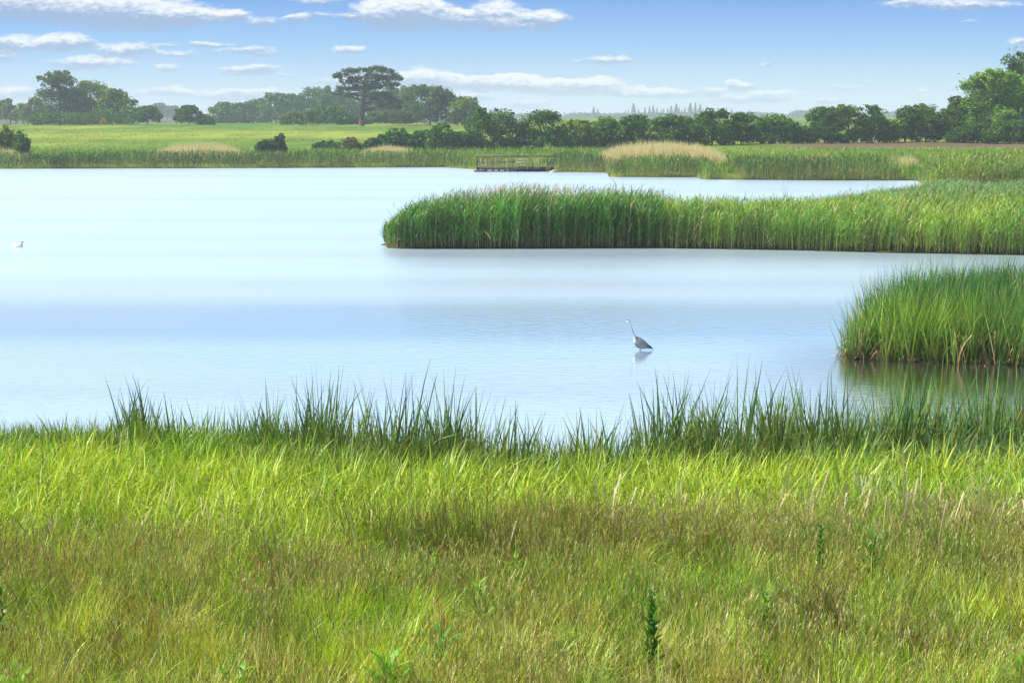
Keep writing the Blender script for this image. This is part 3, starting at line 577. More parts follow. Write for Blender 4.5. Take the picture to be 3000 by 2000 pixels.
def tree(px, base_py, top_py, hw_px, Y, col, label, seed, name='tree', cat='tree', shape='round', n=5200, leaf=.30, group=None, deep=.8, lowf=.12):
    """a broadleaf crown: real height from where its top stands at the distance Y"""
    rs = np.random.default_rng(seed)
    X = (px - 1500) / F * Y; zb = gz(X, Y) - .1; top = atY(px, top_py, Y)[2]; hgt = top - zb; rx = hw_px / F * Y; ry = rx * deep
    n = int(n * 1.6)
    lobes = []
    def add(cx, cz, a, c, w=1.0, cy=None): lobes.append((cx * rx, (rs.uniform(-.45, .45) if cy is None else cy) * ry, cz * hgt, a * rx, a * ry * 1.05, c * hgt, w))
    if shape == 'round':
        add(0, .62, .62, .33, 2.5, 0)
        for k in range(9):
            a = rs.uniform(0, 6.28); add(.62 * math.cos(a), rs.uniform(.3, .62), .42, .22, 1.2, .6 * math.sin(a))
        for k in range(5): add(rs.uniform(-.42, .42), rs.uniform(.68, .84), .34, .14, .8)
        for k in range(9): add(-.85 + 1.7 * k / 8, lowf + rs.uniform(.10, .30), .30, .17, .9)
    elif shape == 'bush':
        for k in range(13):
            cx = -.8 + 1.6 * (k + .5) / 13; hm = math.sqrt(max(1 - cx * cx, .08)) * rs.uniform(.75, 1.0)
            add(cx, hm * .58, .30, .30 * hm + .04, 1.2); add(cx + rs.uniform(-.05, .05), hm * .26, .30, .24, 1.0)
        add(0, .55, .5, .4, 1.5, 0)
    elif shape == 'willow':
        add(0, .6, .6, .34, 2.4, 0)
        for k in range(10): add(-.75 + 1.5 * k / 9, .78 - .35 * abs(-.75 + 1.5 * k / 9), .26, .18, 1); add(-.8 + 1.6 * k / 9, rs.uniform(.2, .4), .26, .2, 1)
    elif shape == 'block':                                  # hedge length
        for k in range(14):
            cx = -.88 + 1.76 * k / 13; hm = rs.uniform(.72, 1.0)
            add(cx, hm * .72, .20, .24 * hm, 1.2); add(cx, .30, .22, .26, 1.1)
    elif shape == 'ragged':                                 # tall with an open top
        add(0, .42, .68, .36, 2.5, 0)
        for k in range(8): add(rs.uniform(-.8, .8), rs.uniform(.15, .5), .36, .2, 1.2)
        for k in range(11): zz = rs.uniform(.58, .90); add(rs.uniform(-.6, .5) * (1.45 - zz), zz, .24, .09, .5)
        add(0, .75, .3, .14, .8, 0)
    elif shape == 'maple':
        add(0, .55, .6, .36, 2.2, 0)
        for k in range(20):
            a = rs.uniform(0, 6.28); zz = rs.uniform(.18, .88); rr = math.sqrt(max(1 - ((zz - .45) / .52) ** 2, .05)) * .78
            add(rr * math.cos(a), zz, .27, .11, .9, rr * math.sin(a))
    pts = lobes_pts(lobes, n, leaf, rs)
    pts = pts[pts[:, 2] > .02 * hgt]
    # twiggy sprays breaking the outline
    sel = pts[rs.random(len(pts)) < .05].copy(); ctr = np.array([0, 0, hgt * .5]); sel[:, :3] = ctr + (sel[:, :3] - ctr) * rs.uniform(1.01, 1.06, (len(sel), 1)); pts = np.vstack([pts, sel])
    mx = np.percentile(pts[:, 2], 99.7); pts[:, 2] *= hgt / mx; pts[:, 0] *= rx / np.percentile(np.abs(pts[:, 0]), 96); pts = pts[(pts[:, 2] < hgt * 1.012) & (np.abs(pts[:, 0]) < rx * 1.16)]
    t = empty(name, (X, Y, zb), label, cat, group)
    V, Q, C = leaves(pts, leaf, col, rs); mesh_obj('crown', V, Q, M_tree, C, t)
    V, Q, C = trunk_geo(hgt, max(hgt * .022, .05), lobes, rs); mesh_obj('trunk', V, Q, M_bark, C, t)
    return t
DK = (.060, .135, .014); MD = (.095, .185, .018); LT = (.14, .24, .02); BR = (.125, .14, .035); OL = (.14, .205, .018)
BT = 'field trees on the left'
# -- left background
tree(8, 372, 292, 42, 560, MD, 'rounded hazy tree at the far left edge of the field', 1, n=3500, leaf=.4)
tree(48, 372, 290, 20, 540, BR, 'narrow brownish hazy tree second from the left edge', 2, n=2200, leaf=.4)
tree(85, 372, 303, 26, 520, LT, 'low light green hazy tree left of the big ragged tree', 3, n=2500, leaf=.4)
tree(120, 374, 286, 32, 470, BR, 'grey brown tree touching the left side of the big ragged tree', 4, n=3000, leaf=.35)
tree(195, 372, 209, 78, 400, (.085, .13, .04), 'tallest ragged topped dark tree on the left of the field', 5, 'ragged_tree', 'tree', 'ragged', n=9500, leaf=.24, lowf=.02)
tree(285, 372, 237, 82, 405, OL, 'broad domed tree with pale green top right of the ragged tree', 6, 'domed_tree', 'tree', 'willow', n=8500, leaf=.26)
tree(358, 372, 260, 50, 395, OL, 'drooping olive tree on the right shoulder of the domed tree', 7, shape='willow', n=5000, leaf=.25)
tree(180, 372, 325, 85, 388, DK, 'dark undergrowth shrub at the foot of the ragged tree', 8, 'shrub', 'shrub', 'bush', n=3500, leaf=.22)
tree(310, 372, 318, 95, 386, DK, 'dark wide shrub at the foot of the domed tree', 9, 'shrub', 'shrub', 'bush', n=4000, leaf=.22)
tree(402, 366, 311, 38, 390, MD, 'small green tree left of the right end of the left group', 10, n=2600, leaf=.25)
tree(445, 366, 310, 38, 388, MD, 'green tree ending the left group next to the hazy gap', 11, n=3400, leaf=.25)
tree(317, 366, 348, 9, 380, (.45, .24, .03), 'small orange yellow shrub below the domed tree', 12, 'orange_shrub', 'shrub', n=500, leaf=.14)
tree(480, 362, 303, 34, 1250, (.06, .11, .06), 'pale blue hazy tree in the gap of the field trees', 13, n=1800, leaf=.9)
tree(515, 362, 310, 26, 1300, (.06, .11, .06), 'second pale hazy tree right of the first in the gap', 14, n=1500, leaf=.9)
tree(565, 364, 309, 38, 385, DK, 'dark upright tree alone right of the hazy gap', 15, n=3600, leaf=.25)
tree(612, 364, 334, 25, 390, MD, 'low bush right of the lone dark upright tree', 16, 'shrub', 'shrub', 'bush', n=1700, leaf=.24)
# -- wooded rise behind the pine
W_ = [(665, 300, 42, 'first lowest tree of the hazy wood rising towards the pine'), (715, 302, 40, 'second tree of the hazy wood'), (762, 290, 44, 'third tree of the hazy wood with rounded top'),
      (818, 273, 48, 'fourth taller tree of the hazy wood'), (872, 276, 42, 'fifth tree of the hazy wood above the pale bush'), (925, 256, 44, 'sixth hazy wood tree above the dark bush'),
      (968, 253, 36, 'seventh hazy wood tree at the left of the pine crown'), (1020, 268, 44, 'hazy wood tree behind the left side of the pine'), (1090, 262, 50, 'hazy wood tree directly behind the pine trunk'),
      (1150, 258, 44, 'hazy wood tree behind the right side of the pine'), (1200, 252, 42, 'round hazy tree between the pine and the big bushy tree')]
for i, (px, ty, hw, lab) in enumerate(W_):
    tree(px, 372, ty, hw, 560 + 12 * (i % 3), (.085, .16, .05) if i % 2 else (.11, .19, .055), lab, 30 + i, 'woodland_tree', 'tree', 'round', n=3800, leaf=.42, group='hazy wood on the rise', lowf=.0)
tree(866, 366, 327, 38, 385, (.14, .20, .04), 'rounded pale yellow green bush in front of the hazy wood', 50, 'pale_bush', 'bush', 'bush', n=3000, leaf=.22)
tree(963, 364, 309, 64, 392, (.07, .145, .03), 'wide dark green bush left of the pine trunk', 51, 'dark_bush', 'bush', 'bush', n=5500, leaf=.25)
tree(1045, 364, 335, 45, 395, DK, 'low bush at the left foot of the pine', 52, 'shrub', 'shrub', 'bush', n=2400, leaf=.24)
tree(1130, 364, 322, 60, 405, (.07, .12, .035), 'dark shrub at the right foot of the pine', 53, 'shrub', 'shrub', 'bush', n=3600, leaf=.26)
tree(1262, 366, 249, 78, 380, (.075, .13, .032), 'big dark bushy tree right of the pine', 54, 'bushy_tree', 'tree', 'round', n=9000, leaf=.25, lowf=.0)
tree(1365, 368, 283, 46, 375, OL, 'smaller lighter olive tree right of the big bushy tree', 55, 'olive_tree', 'tree', 'round', n=4600, leaf=.24, lowf=.0)

# -- the flat topped pine
def pine():
    rs = np.random.default_rng(99); Y = 372; X = (1064 - 1500) / F * Y; zb = gz(X, Y) - .2; s = Y / F
    t = empty('pine_tree', (X, Y, zb), 'tall dark pine with bare trunk and flat tiered crown', 'pine tree')
    def loc(px, py): p = atY(px, py, Y); return np.array([p[0] - X, 0, p[2] - zb])
    bark = (.10, .065, .05)
    tr = [np.array([0, 0, -.3]), loc(1061, 340), loc(1063, 310), loc(1068, 275), loc(1066, 245), loc(1072, 222)]
    V, Q, C = tube(tr, [.85, .72, .62, .52, .38, .2], bark, 9); trunk = mesh_obj('trunk', V, Q, M_bark, C, t)
    T = [(1000, 222, 22, 8), (1030, 211, 26, 10), (1075, 207, 26, 9), (1110, 206, 28, 9), (1138, 210, 18, 10), (1150, 226, 24, 10), (1165, 232, 14, 8), (990, 228, 14, 6), (1010, 240, 24, 9), (1040, 232, 26, 11), (1085, 228, 26, 12),
         (1118, 232, 26, 12), (1010, 262, 26, 10), (1045, 258, 24, 12), (1090, 255, 30, 14), (1130, 252, 26, 11), (1150, 247, 20, 8), (1000, 275, 18, 7), (1030, 280, 22, 8), (1110, 278, 34, 8), (1140, 290, 26, 7), (1160, 300, 22, 6), (1125, 306, 30, 6), (1150, 315, 28, 7), (1100, 292, 22, 7)]
    br, lob = [], []
    for px, py, rx, rz in T:
        e = loc(px, py); e[1] = rs.uniform(-3.8, 3.8); lob.append((e[0], e[1], e[2], rx * s * 1.15, rx * s * 1.1, rz * s * 1.0, (rx * rz) / 120))
        a = loc(1066, min(py + rs.uniform(10, 30), 325)); a[0] = np.interp(a[2], [p[2] for p in tr], [p[0] for p in tr]); mid = (a + e) / 2 + [0, 0, -.3]
        br.append(tube([a, mid, e], [.24, .16, .06], bark, 5))
    V, Q, C = join(br); mesh_obj('limbs', V, Q, M_bark, C, t)
    pts = lobes_pts(lob, 17000, .2, rs); V, Q, C = leaves(pts, .21, (.048, .075, .022), rs, .3, .4); mesh_obj('crown', V, Q, M_tree, C, t)
pine()

# -- bushes on the field and the hedge line
tree(30, 440, 367, 38, 172, OL, 'round olive bush at the left edge above the straw reeds', 60, 'bush', 'bush', 'bush', n=5000, leaf=.13)
tree(74, 438, 382, 24, 170, MD, 'smaller dark bush joined to the round bush at the left edge', 61, 'bush', 'bush', 'bush', n=3000, leaf=.12)
tree(790, 440, 408, 34, 176, DK, 'low bush on the open field left of the hedge', 62, 'bush', 'bush', 'bush', n=2600, leaf=.12)
tree(828, 438, 391, 18, 176, DK, 'upright right half of the lone field thicket', 63, 'bush', 'bush', 'round', n=2200, leaf=.12)
HB = [(972, 442, 412, 40, 188, DK, 'bush', 'low dark mound at the left end of the hedge'), (1030, 441, 404, 28, 186, BR, 'round', 'small twiggy bush second from the left end of the hedge'),
      (1105, 441, 405, 34, 187, DK, 'bush', 'low dark bush before the first tall hedge bush'), (1165, 441, 377, 48, 190, DK, 'bush', 'broad flat topped bush in the low part of the hedge'),
      (1237, 441, 381, 32, 190, MD, 'round', 'open bush with light gaps left of the round green one'), (1298, 441, 360, 40, 188, MD, 'round', 'round green bush left of the two big hedge thorns'),
      (1362, 441, 385, 42, 189, DK, 'bush', 'low dark filler bush against the first big thorn'), (1447, 441, 318, 72, 190, DK, 'round', 'first big dark thorn tree behind the platform'),
      (1585, 441, 323, 76, 190, DK, 'round', 'second big dark thorn tree right of the first'), (1692, 438, 352, 48, 196, OL, 'round', 'lower olive bush right of the two big thorns'),
      (1770, 436, 342, 52, 198, MD, 'round', 'hedge bush above the left end of the large straw patch'), (1850, 436, 337, 54, 200, DK, 'round', 'dark rounded hedge bush above the middle of the straw patch'),
      (1940, 432, 335, 56, 203, DK, 'round', 'wide hedge bush above the right end of the straw patch'), (2015, 430, 342, 40, 205, MD, 'round', 'small hedge bush left of the pointed one'),
      (2082, 428, 318, 54, 206, DK, 'round', 'taller hedge tree with pointed top right of the straw patch'), (2165, 426, 330, 46, 208, DK, 'round', 'hedge bush just right of the pointed topped tree'),
      (2245, 424, 336, 50, 210, MD, 'round', 'hedge bush left of the bright field gap'), (2292, 424, 343, 36, 211, DK, 'round', 'narrow bush on the left side of the bright gap'),
      (2345, 424, 370, 34, 212, DK, 'bush', 'low bush in the bright gap of the hedge'), (2408, 422, 313, 54, 213, DK, 'round', 'hedge tree on the right side of the bright gap'),
      (2475, 422, 307, 54, 214, MD, 'round', 'flat topped green hedge tree above the ploughed strip'), (2545, 421, 308, 42, 215, DK, 'round', 'hedge tree with spiky top before the second gap'),
      (2595, 420, 350, 28, 216, MD, 'bush', 'low bush with daylight showing over it in the second gap'), (2640, 419, 310, 40, 217, DK, 'round', 'dark hedge tree just right of the second gap'),
      (2700, 418, 305, 48, 218, MD, 'round', 'green hedge tree left of the tall trees at the right'), (2762, 416, 318, 54, 218, DK, 'round', 'lower dark bush leading into the tall trees at the right'),
      (2840, 414, 355, 60, 214, DK, 'bush', 'dark undergrowth below the bright green tree'), (2945, 412, 350, 70, 212, DK, 'bush', 'dark undergrowth at the right edge below the tall trees'), (3060, 412, 350, 70, 212, DK, 'bush', 'dark undergrowth running on beyond the right edge')]
for i, (px, by, ty, hw, Y, c, shp, lab) in enumerate(HB):
    tree(px, by, ty, hw * 1.12, Y, c, lab, 100 + i, 'hedge_bush', 'hedge bush', shp, n=6500 if hw > 44 else 4200, leaf=.14, group='hedge line behind the far bank', lowf=-.02)
tree(2790, 412, 283, 42, 232, (.05, .09, .035), 'grey green tree at the left of the tall right hand trees', 140, n=5000, leaf=.17)
tree(2880, 412, 213, 62, 236, (.075, .12, .032), 'dark tree peeping out behind the left of the bright tree', 141, 'dark_tree', 'tree', 'round', n=9000, leaf=.18)
tree(2905, 412, 206, 116, 224, (.15, .30, .016), 'large bright green maple like tree at the right', 142, 'bright_tree', 'tree', 'maple', n=23000, leaf=.18)
tree(3018, 412, 128, 104, 236, (.07, .14, .02), 'tallest dark tree cut off by the right edge', 143, 'tall_tree', 'tree', 'round', n=14000, leaf=.2)
tree(3010, 412, 265, 50, 219, (.07, .13, .03), 'green sapling in front of the tallest tree at the right edge', 144, n=5000, leaf=.17)

# -- hazy conifers on the horizon (one built, the others copies)
def spruce_mesh(seed):
    rs = np.random.default_rng(seed); parts = []; n = 700
    z = rs.random(n) ** 1.0 * .92 + .08; rad = (1 - z) ** .85 * .19 * (.75 + .35 * np.sin(z * 60)) + .006; a = rs.uniform(0, 6.28, n)
    p = np.column_stack([np.cos(a) * rad * rs.uniform(.4, 1, n), np.sin(a) * rad * rs.uniform(.4, 1, n), z]); d = np.column_stack([np.cos(a), np.sin(a), np.full(n, .4)])
    return leaves(np.column_stack([p, d, np.zeros(n)]), .032, (.05, .09, .05), rs)
SPM = []
rs = np.random.default_rng(5)
for k in range(4):
    t = empty('spruce_tree', (0, 0, 0), 'hazy pointed spruce in the pale row on the horizon', 'spruce', 'distant spruces on the horizon')
    V, Q, C = spruce_mesh(200 + k); cr = mesh_obj('crown', V, Q, M_tree, C, t); V, Q, C = tube([(0, 0, -.02), (0, 0, .5), (0, 0, .97)], [.014, .008, .002], (.08, .06, .05), 5); tk = mesh_obj('trunk', V, Q, M_bark, C, t); SPM.append((t, cr, tk))
used = [False] * 4
top_x = [1475, 1540, 1600, 1680, 1735, 1765, 1830, 1850, 1890, 1920, 1960, 2030, 2060, 2110, 2150, 2190, 2260, 2310, 2400, 2500, 2800]
top_y = [330, 325, 318, 322, 312, 325, 318, 300, 318, 300, 305, 298, 310, 312, 316, 322, 322, 326, 330, 334, 335]
pxs = [1605, 1614, 1680, 1736, 1748, 1828, 1851, 1885, 1898, 1908, 1960, 1975, 2015, 2030, 2044, 2062, 2110, 2120, 2135, 2185] + list(np.arange(1500, 2560, 10.5) + rs.uniform(-4, 4, 101))
for i, px in enumerate(pxs):
    k = i % 4; t, cr, tk = SPM[k]
    if used[k]:
        t2 = t.copy(); COL.objects.link(t2)
        for c in (cr, tk):
            c2 = c.copy(); c2.parent = t2; COL.objects.link(c2)
        t = t2
    used[k] = True
    Y = 1900 + rs.uniform(-60, 90); ty = 4 + np.interp(px, top_x, top_y) + (rs.uniform(-6, 3) if i < 20 else rs.uniform(4, 16)); X = (px - 1500) / F * Y; zb = gz(X, Y) - .3
    hgt = atY(px, ty, Y)[2] - zb; wd = rs.uniform(1.1, 2.0); t.location = (X, Y, zb); t.scale = (hgt * wd, hgt * wd, hgt); t.rotation_euler = (0, 0, rs.uniform(0, 6))
FW = [(1500, 338, 60), (1560, 335, 55), (1720, 334, 60), (1800, 334, 60), (1900, 332, 60), (2000, 332, 70), (2090, 331, 60), (2180, 331, 60), (2240, 334, 50), (2335, 327, 32), (2378, 321, 30), (2440, 330, 40), (2520, 334, 50), (2600, 331, 50), (2690, 331, 50)]
for i, (px, ty, hw) in enumerate(FW):
    lab = {2335: 'smooth pale domed tree low on the horizon right of the spruces', 2378: 'higher pale domed tree on the horizon next to the low dome'}.get(px, 'low pale blue green tree under the distant spruces')
    tree(px, 345, ty - 4, hw, 1950, (.06, .10, .055), lab, 300 + i, 'distant_tree', 'tree', 'bush', n=900, leaf=1.3, group='pale trees under the spruces')

# ------------------------------------------------------------------ platform on the far shore
def platform():
    Y = gp(1500, 503)[1]; k = F / Y
    X = lambda px: (px - 1500) / k
    Zp = lambda py: H - Y * (py - HOR) / F
    t = empty('viewing_platform', (X(1515), Y, 0), 'dark wooden platform with rails standing in the water by the far shore', 'platform')
    ox = X(1515); DKW = (.055, .042, .042); LW = (.30, .27, .17); D = 2.4
    def part(name, bs):
        V, Q, C = join(bs); return mesh_obj(name, V, Q, M_wood, C, t)
    zd = .46
    # deck boards laid across
    bs = []; xx = X(1396) - ox
    while xx < X(1622) - ox - .1:
        bs.append(box(xx, xx + .135, -.05, D, zd - .04, zd + R.uniform(-.003, .004), np.array((.11, .09, .075)) * R.uniform(.75, 1.3))); xx += .145
    part('deck', bs)
    part('fascia', [box(X(1396) - ox, X(1622) - ox, -.10, -.052, zd - .26, zd - .002, DKW), box(X(1396) - ox, X(1622) - ox, D, D + .05, zd - .24, zd, DKW)])
    part('landing_step', [box(X(1390) - ox, X(1428) - ox, -.6, -.102, .02, .17, DKW)])
    for px in (1400, 1425, 1444, 1462, 1480, 1494, 1517, 1536, 1553, 1573, 1589, 1612):
        part('piling', [tube([(X(px) - ox, .12, -.75), (X(px) - ox, .12, zd - .05)], .075, DKW, 8)])
        part('piling', [tube([(X(px) - ox, D - .15, -.75), (X(px) - ox, D - .15, zd - .05)], .075, DKW, 8)])
    zt = zd + 1.02
    for px in (1398, 1409, 1425, 1453, 1485, 1512, 1545, 1570, 1578, 1610):
        dark = px == 1398
        part('post', [box(X(px) - ox - .04, X(px) - ox + .04, -.19, -.103, zd - .2, zt - .03, DKW if dark else LW)])
    part('top_rail', [box(X(1396) - ox, X(1545) - ox, -.235, -.085, zt - .03, zt + .03, DKW)])
    part('top_rail', [box(X(1545) - ox + .002, X(1637) - ox, -.225, -.085, zt + .0, zt + .065, DKW)])
    part('mid_rail', [box(X(1398) - ox + .042, X(1512) - ox, -.101, -.065, zd + .46, zd + .58, (.14, .12, .085))])
    # rear rail
    for px in (1398, 1440, 1500, 1560, 1612):
        part('post', [box(X(px) - ox - .04, X(px) - ox + .04, D - .12, D - .04, zd, zt - .03, (.16, .14, .10))])
    part('top_rail', [box(X(1396) - ox, X(1600) - ox, D - .16, D - .0, zt - .03, zt + .02, (.12, .10, .08))])
    part('brace', [tube([(X(1512) - ox, -.06, zt - .05), (X(1523) - ox, .15, zd + .45)], .035, (.36, .33, .24), 6)])
    # seat on the deck
    b = empty('wooden_bench', (X(1531), Y + .95, zd + .005), 'pale weathered picnic bench standing on the dark platform', 'bench')
    PB = (.42, .40, .31)
    def bp(name, bs):
        V, Q, C = join(bs); return mesh_obj(name, V, Q, M_wood, C, b)
    bp('table_top', [box(-.62, .62, -.35 + i * .15, -.215 + i * .15, .70, .74, np.array(PB) * R.uniform(.85, 1.1)) for i in range(5)])
    bp('seat', [box(-.62, .62, -.72, -.5, .42, .46, PB)]); bp('seat', [box(-.62, .62, .58, .80, .42, .46, PB)])
    for sx in (-.45, .45):
        bp('leg', [tube([(sx, -.05, .70), (sx, -.55, .0)], .035, PB, 6)]); bp('leg', [tube([(sx, .10, .70), (sx, .62, .0)], .035, PB, 6)])
        bp('seat_support', [box(sx + .04, sx + .08, -.7, .78, .36, .418, PB)])
    for px, py, lab in ((1620, 502, 'pale block lying in the shallows at the right end of the platform'),):
        x0, y0 = gp(px, 506); o_ = join([box(-.28, .28, -.18, .18, -.1, .16, (.45, .42, .34)), box(-.05, .32, -.14, .14, .162, .26, (.5, .47, .38))])
        o = mesh_obj('stone_block', *o_[:2], M_wood, o_[2]); o.location = (x0, y0 + .3, 0); tag(o, lab, 'stone')
platform()

# ------------------------------------------------------------------ heron
def heron():
    X, Y = gp(1875, 1025); S = 1 / 1106.0
    t = empty('grey_heron', (X, Y, 0), 'grey heron wading with neck stretched up and bill pointing left', 'heron')
    L = lambda a, b: np.array([(a - 875) * S, 0, (1150 - b) * S])
    GR = (.11, .125, .155); WH = (.74, .75, .76); DG = (.07, .08, .10)
    # one continuous body: head, neck, trunk, tail
    sec = [((470, 341), .018, .017, WH), ((490, 338), .022, .021, WH), ((520, 337), .026, .026, WH), ((548, 342), .024, .026, WH), ((566, 362), .019, .019, WH), ((582, 400), .016, .016, (.55, .57, .60)),
           ((604, 450), .016, .0165, (.48, .50, .54)), ((628, 510), .0165, .017, (.42, .45, .50)), ((650, 575), .0165, .017, (.38, .41, .47)), ((672, 640), .018, .018, (.34, .37, .44)), ((690, 700), .020, .020, (.40, .43, .48)),
           ((705, 760), .026, .025, (.60, .62, .66)), ((722, 815), .036, .033, (.74, .75, .77)), ((742, 865), .048, .045, (.66, .68, .71)), ((780, 910), .066, .085, GR), ((825, 950), .080, .115, GR), ((880, 985), .086, .118, GR),
           ((940, 1015), .080, .098, (.17, .19, .23)), ((1005, 1035), .066, .072, (.15, .17, .21)), ((1070, 1048), .048, .050, (.14, .16, .2)), ((1130, 1068), .032, .034, DG), ((1190, 1092), .018, .020, DG), ((1232, 1112), .006, .007, DG)]
    pts = [L(*s[0]) for s in sec]; n = 14; V, Cc = [], []
    for i, s in enumerate(sec):
        tt = pts[min(i + 1, len(pts) - 1)] - pts[max(i - 1, 0)]; tt = tt / np.linalg.norm(tt); b = np.array([tt[2], 0, -tt[0]]); b = b if b[2] > 0 or abs(b[2]) < .5 else -b
        for j in range(n):
            an = 2 * math.pi * j / n; V.append(pts[i] + np.array([0, 1, 0]) * math.cos(an) * s[1] + b * math.sin(an) * s[2])
            c = np.array(s[3], float)
            if i <= 4 and math.sin(an) > .62 : c = np.array((.02, .02, .03))
            if 5 <= i <= 11 and abs(math.cos(an)) < .5 and b[0] * math.sin(an) < 0: c = np.array((.08, .08, .1)) if i % 2 else c
            Cc.append(c)
    Q = []
    for i in range(len(sec) - 1):
        for j in range(n):
            k = (j + 1) % n; Q.append((i * n + j, i * n + k, (i + 1) * n + k, (i + 1) * n + j))
    V = np.array(V); Cc = np.array(Cc)
    for base, c in ((0, pts[0] - np.array([.006, 0, 0])), ((len(sec) - 1) * n, pts[-1])):
        ci = len(V); V = np.vstack([V, c]); Cc = np.vstack([Cc, Cc[base]])
        for j in range(0, n, 2): Q.append((base + j, base + (j + 1) % n, base + (j + 2) % n, ci))
    body = mesh_obj('body', V, np.array(Q), M_feather, Cc, t, smooth=True)
    V, Q, C = tube([L(482, 341), L(430, 344), L(370, 346), L(308, 348)], [(.012, .013), (.0085, .0095), (.0055, .0065), (.0012, .0012)], (.42, .26, .20), 8); mesh_obj('bill', V, Q, M_feather, C, body)
    for sy in (-1, 1):
        V, Q, C = tube([L(515, 334) + [0, sy * .0245, 0], L(515, 334) + [0, sy * .0275, 0]], .004, (.6, .5, .1), 8); mesh_obj('eye', V, Q, M_feather, C, body)
    V, Q, C = tube([L(540, 322), L(575, 340), L(605, 372)], [.008, .005, .001], (.02, .02, .03), 6); mesh_obj('crest', V, Q, M_feather, C, body)
    for sy in (-1, 1):                                      # folded wings
        w = [((758, 800), .030, .016), ((785, 850), .062, .020), ((850, 905), .088, .022), ((930, 955), .086, .020), ((1010, 1000), .066, .016), ((1090, 1040), .040, .012), ((1160, 1070), .024, .009), ((1225, 1108), .006, .004)]
        wp = []
        for (a, b), r1, r2 in w: p = L(a, b); p[1] = sy * (.03 + .052 * math.sin(math.pi * min((a - 740) / 420, 1)) ** .7) if a < 1160 else sy * .02; wp.append(p)
        V, Q, C = tube(wp, [(r1, r2) for _, r1, r2 in w], (.25, .28, .33), 12)
        rs_ = np.random.default_rng(3); xr = (V[:, 0] - V[:, 0].min()) / np.ptp(V[:, 0]); C = lerp((.155, .18, .225), (.02, .02, .03), sstep(.55, .95, xr)); st = np.sin(V[:, 2] * 190 + V[:, 0] * 120) * .05 + 1; C = C * st[:, None]
        mesh_obj('wing', V, Q, M_feather, C, t, smooth=True)
    for i in range(6):                                      # long loose back plumes
        y_ = (i - 2.5) * .02; V, Q, C = tube([L(735 + 4 * i, 740) + [0, y_ * .3, 0], L(760, 790) + [0, y_, .0], L(900, 905) + [0, y_ * 1.5, .012], L(1010 + 12 * i, 985) + [0, y_ * 1.6, .006]], [.002, .006, .007, .002], (.36, .40, .46), 5); mesh_obj('plume', V, Q, M_feather, C, t)
    for a, yy in ((862, -.03), (890, .03)):
        V, Q, C = tube([L(a, 1070) + [0, yy, 0], L(a + 4, 1110) + [0, yy, 0], L(a, 1155) + [0, yy, 0], L(a - 6, 1155) + [0, yy, -.45]], [.016, .009, .007, .007], (.42, .33, .24), 8); mesh_obj('leg', V, Q, M_feather, C, t)
heron()

# ------------------------------------------------------------------ small birds
def waterbird(name, px, py, sz, rz, label, cat, darkhead=True, z=0.0, Y=None):
    if Y is None: X, Y = gp(px, py)
    else: X = (px - 1500) / F * Y; z = gz(X, Y)
    t = empty(name, (X, Y, z), label, cat, rz=rz); WH = (.8, .8, .8); nk = (.30, .33, .42) if darkhead else WH; hd = (.03, .03, .05) if darkhead else WH  # nk: bluish shadow painted into the neck colour
    secs = [((-.62, .36), .02), ((-.5, .30), .12), ((-.3, .23), .23), ((-.05, .19), .29), ((.18, .18), .27), ((.34, .20), .18), ((.40, .27), .09), ((.40, .38), .065), ((.41, .48), .06), ((.45, .555), .07), ((.52, .565), .06), ((.57, .55), .03)]
    cols = [WH] * 5 + [WH, nk, nk, nk, hd, hd, hd]
    V, Q, C = tube([(a * sz, 0, b * sz) for (a, b), r in secs], [r * sz for _, r in secs], WH, 12)
    for i, c in enumerate(cols): C[i * 12:(i + 1) * 12] = c
    body = mesh_obj('body', V, Q, M_feather, C, t, smooth=True)
    V, Q, C = tube([(.56 * sz, 0, .55 * sz), (.70 * sz, 0, .51 * sz)], [.022 * sz, .004 * sz], (.25, .12, .05), 6); mesh_obj('bill', V, Q, M_feather, C, body)
    for sy in (-1, 1):
        V, Q, C = tube([(.2 * sz, sy * .22 * sz, .28 * sz), (-.1 * sz, sy * .26 * sz, .30 * sz), (-.45 * sz, sy * .13 * sz, .36 * sz), (-.68 * sz, 0, .40 * sz)], [(.07 * sz, .03 * sz), (.10 * sz, .03 * sz), (.07 * sz, .02 * sz), (.01 * sz, .005 * sz)], (.75, .75, .76), 8); mesh_obj('wing', V, Q, M_feather, C, t, smooth=True)
waterbird('water_bird', 54, 724, .40, 0, 'small white water bird with dark head floating at the left edge', 'water bird')
waterbird('white_bird', 474, 444, .36, 2.6, 'tiny white bird resting by the straw reeds on the far bank', 'bird', False, Y=180)

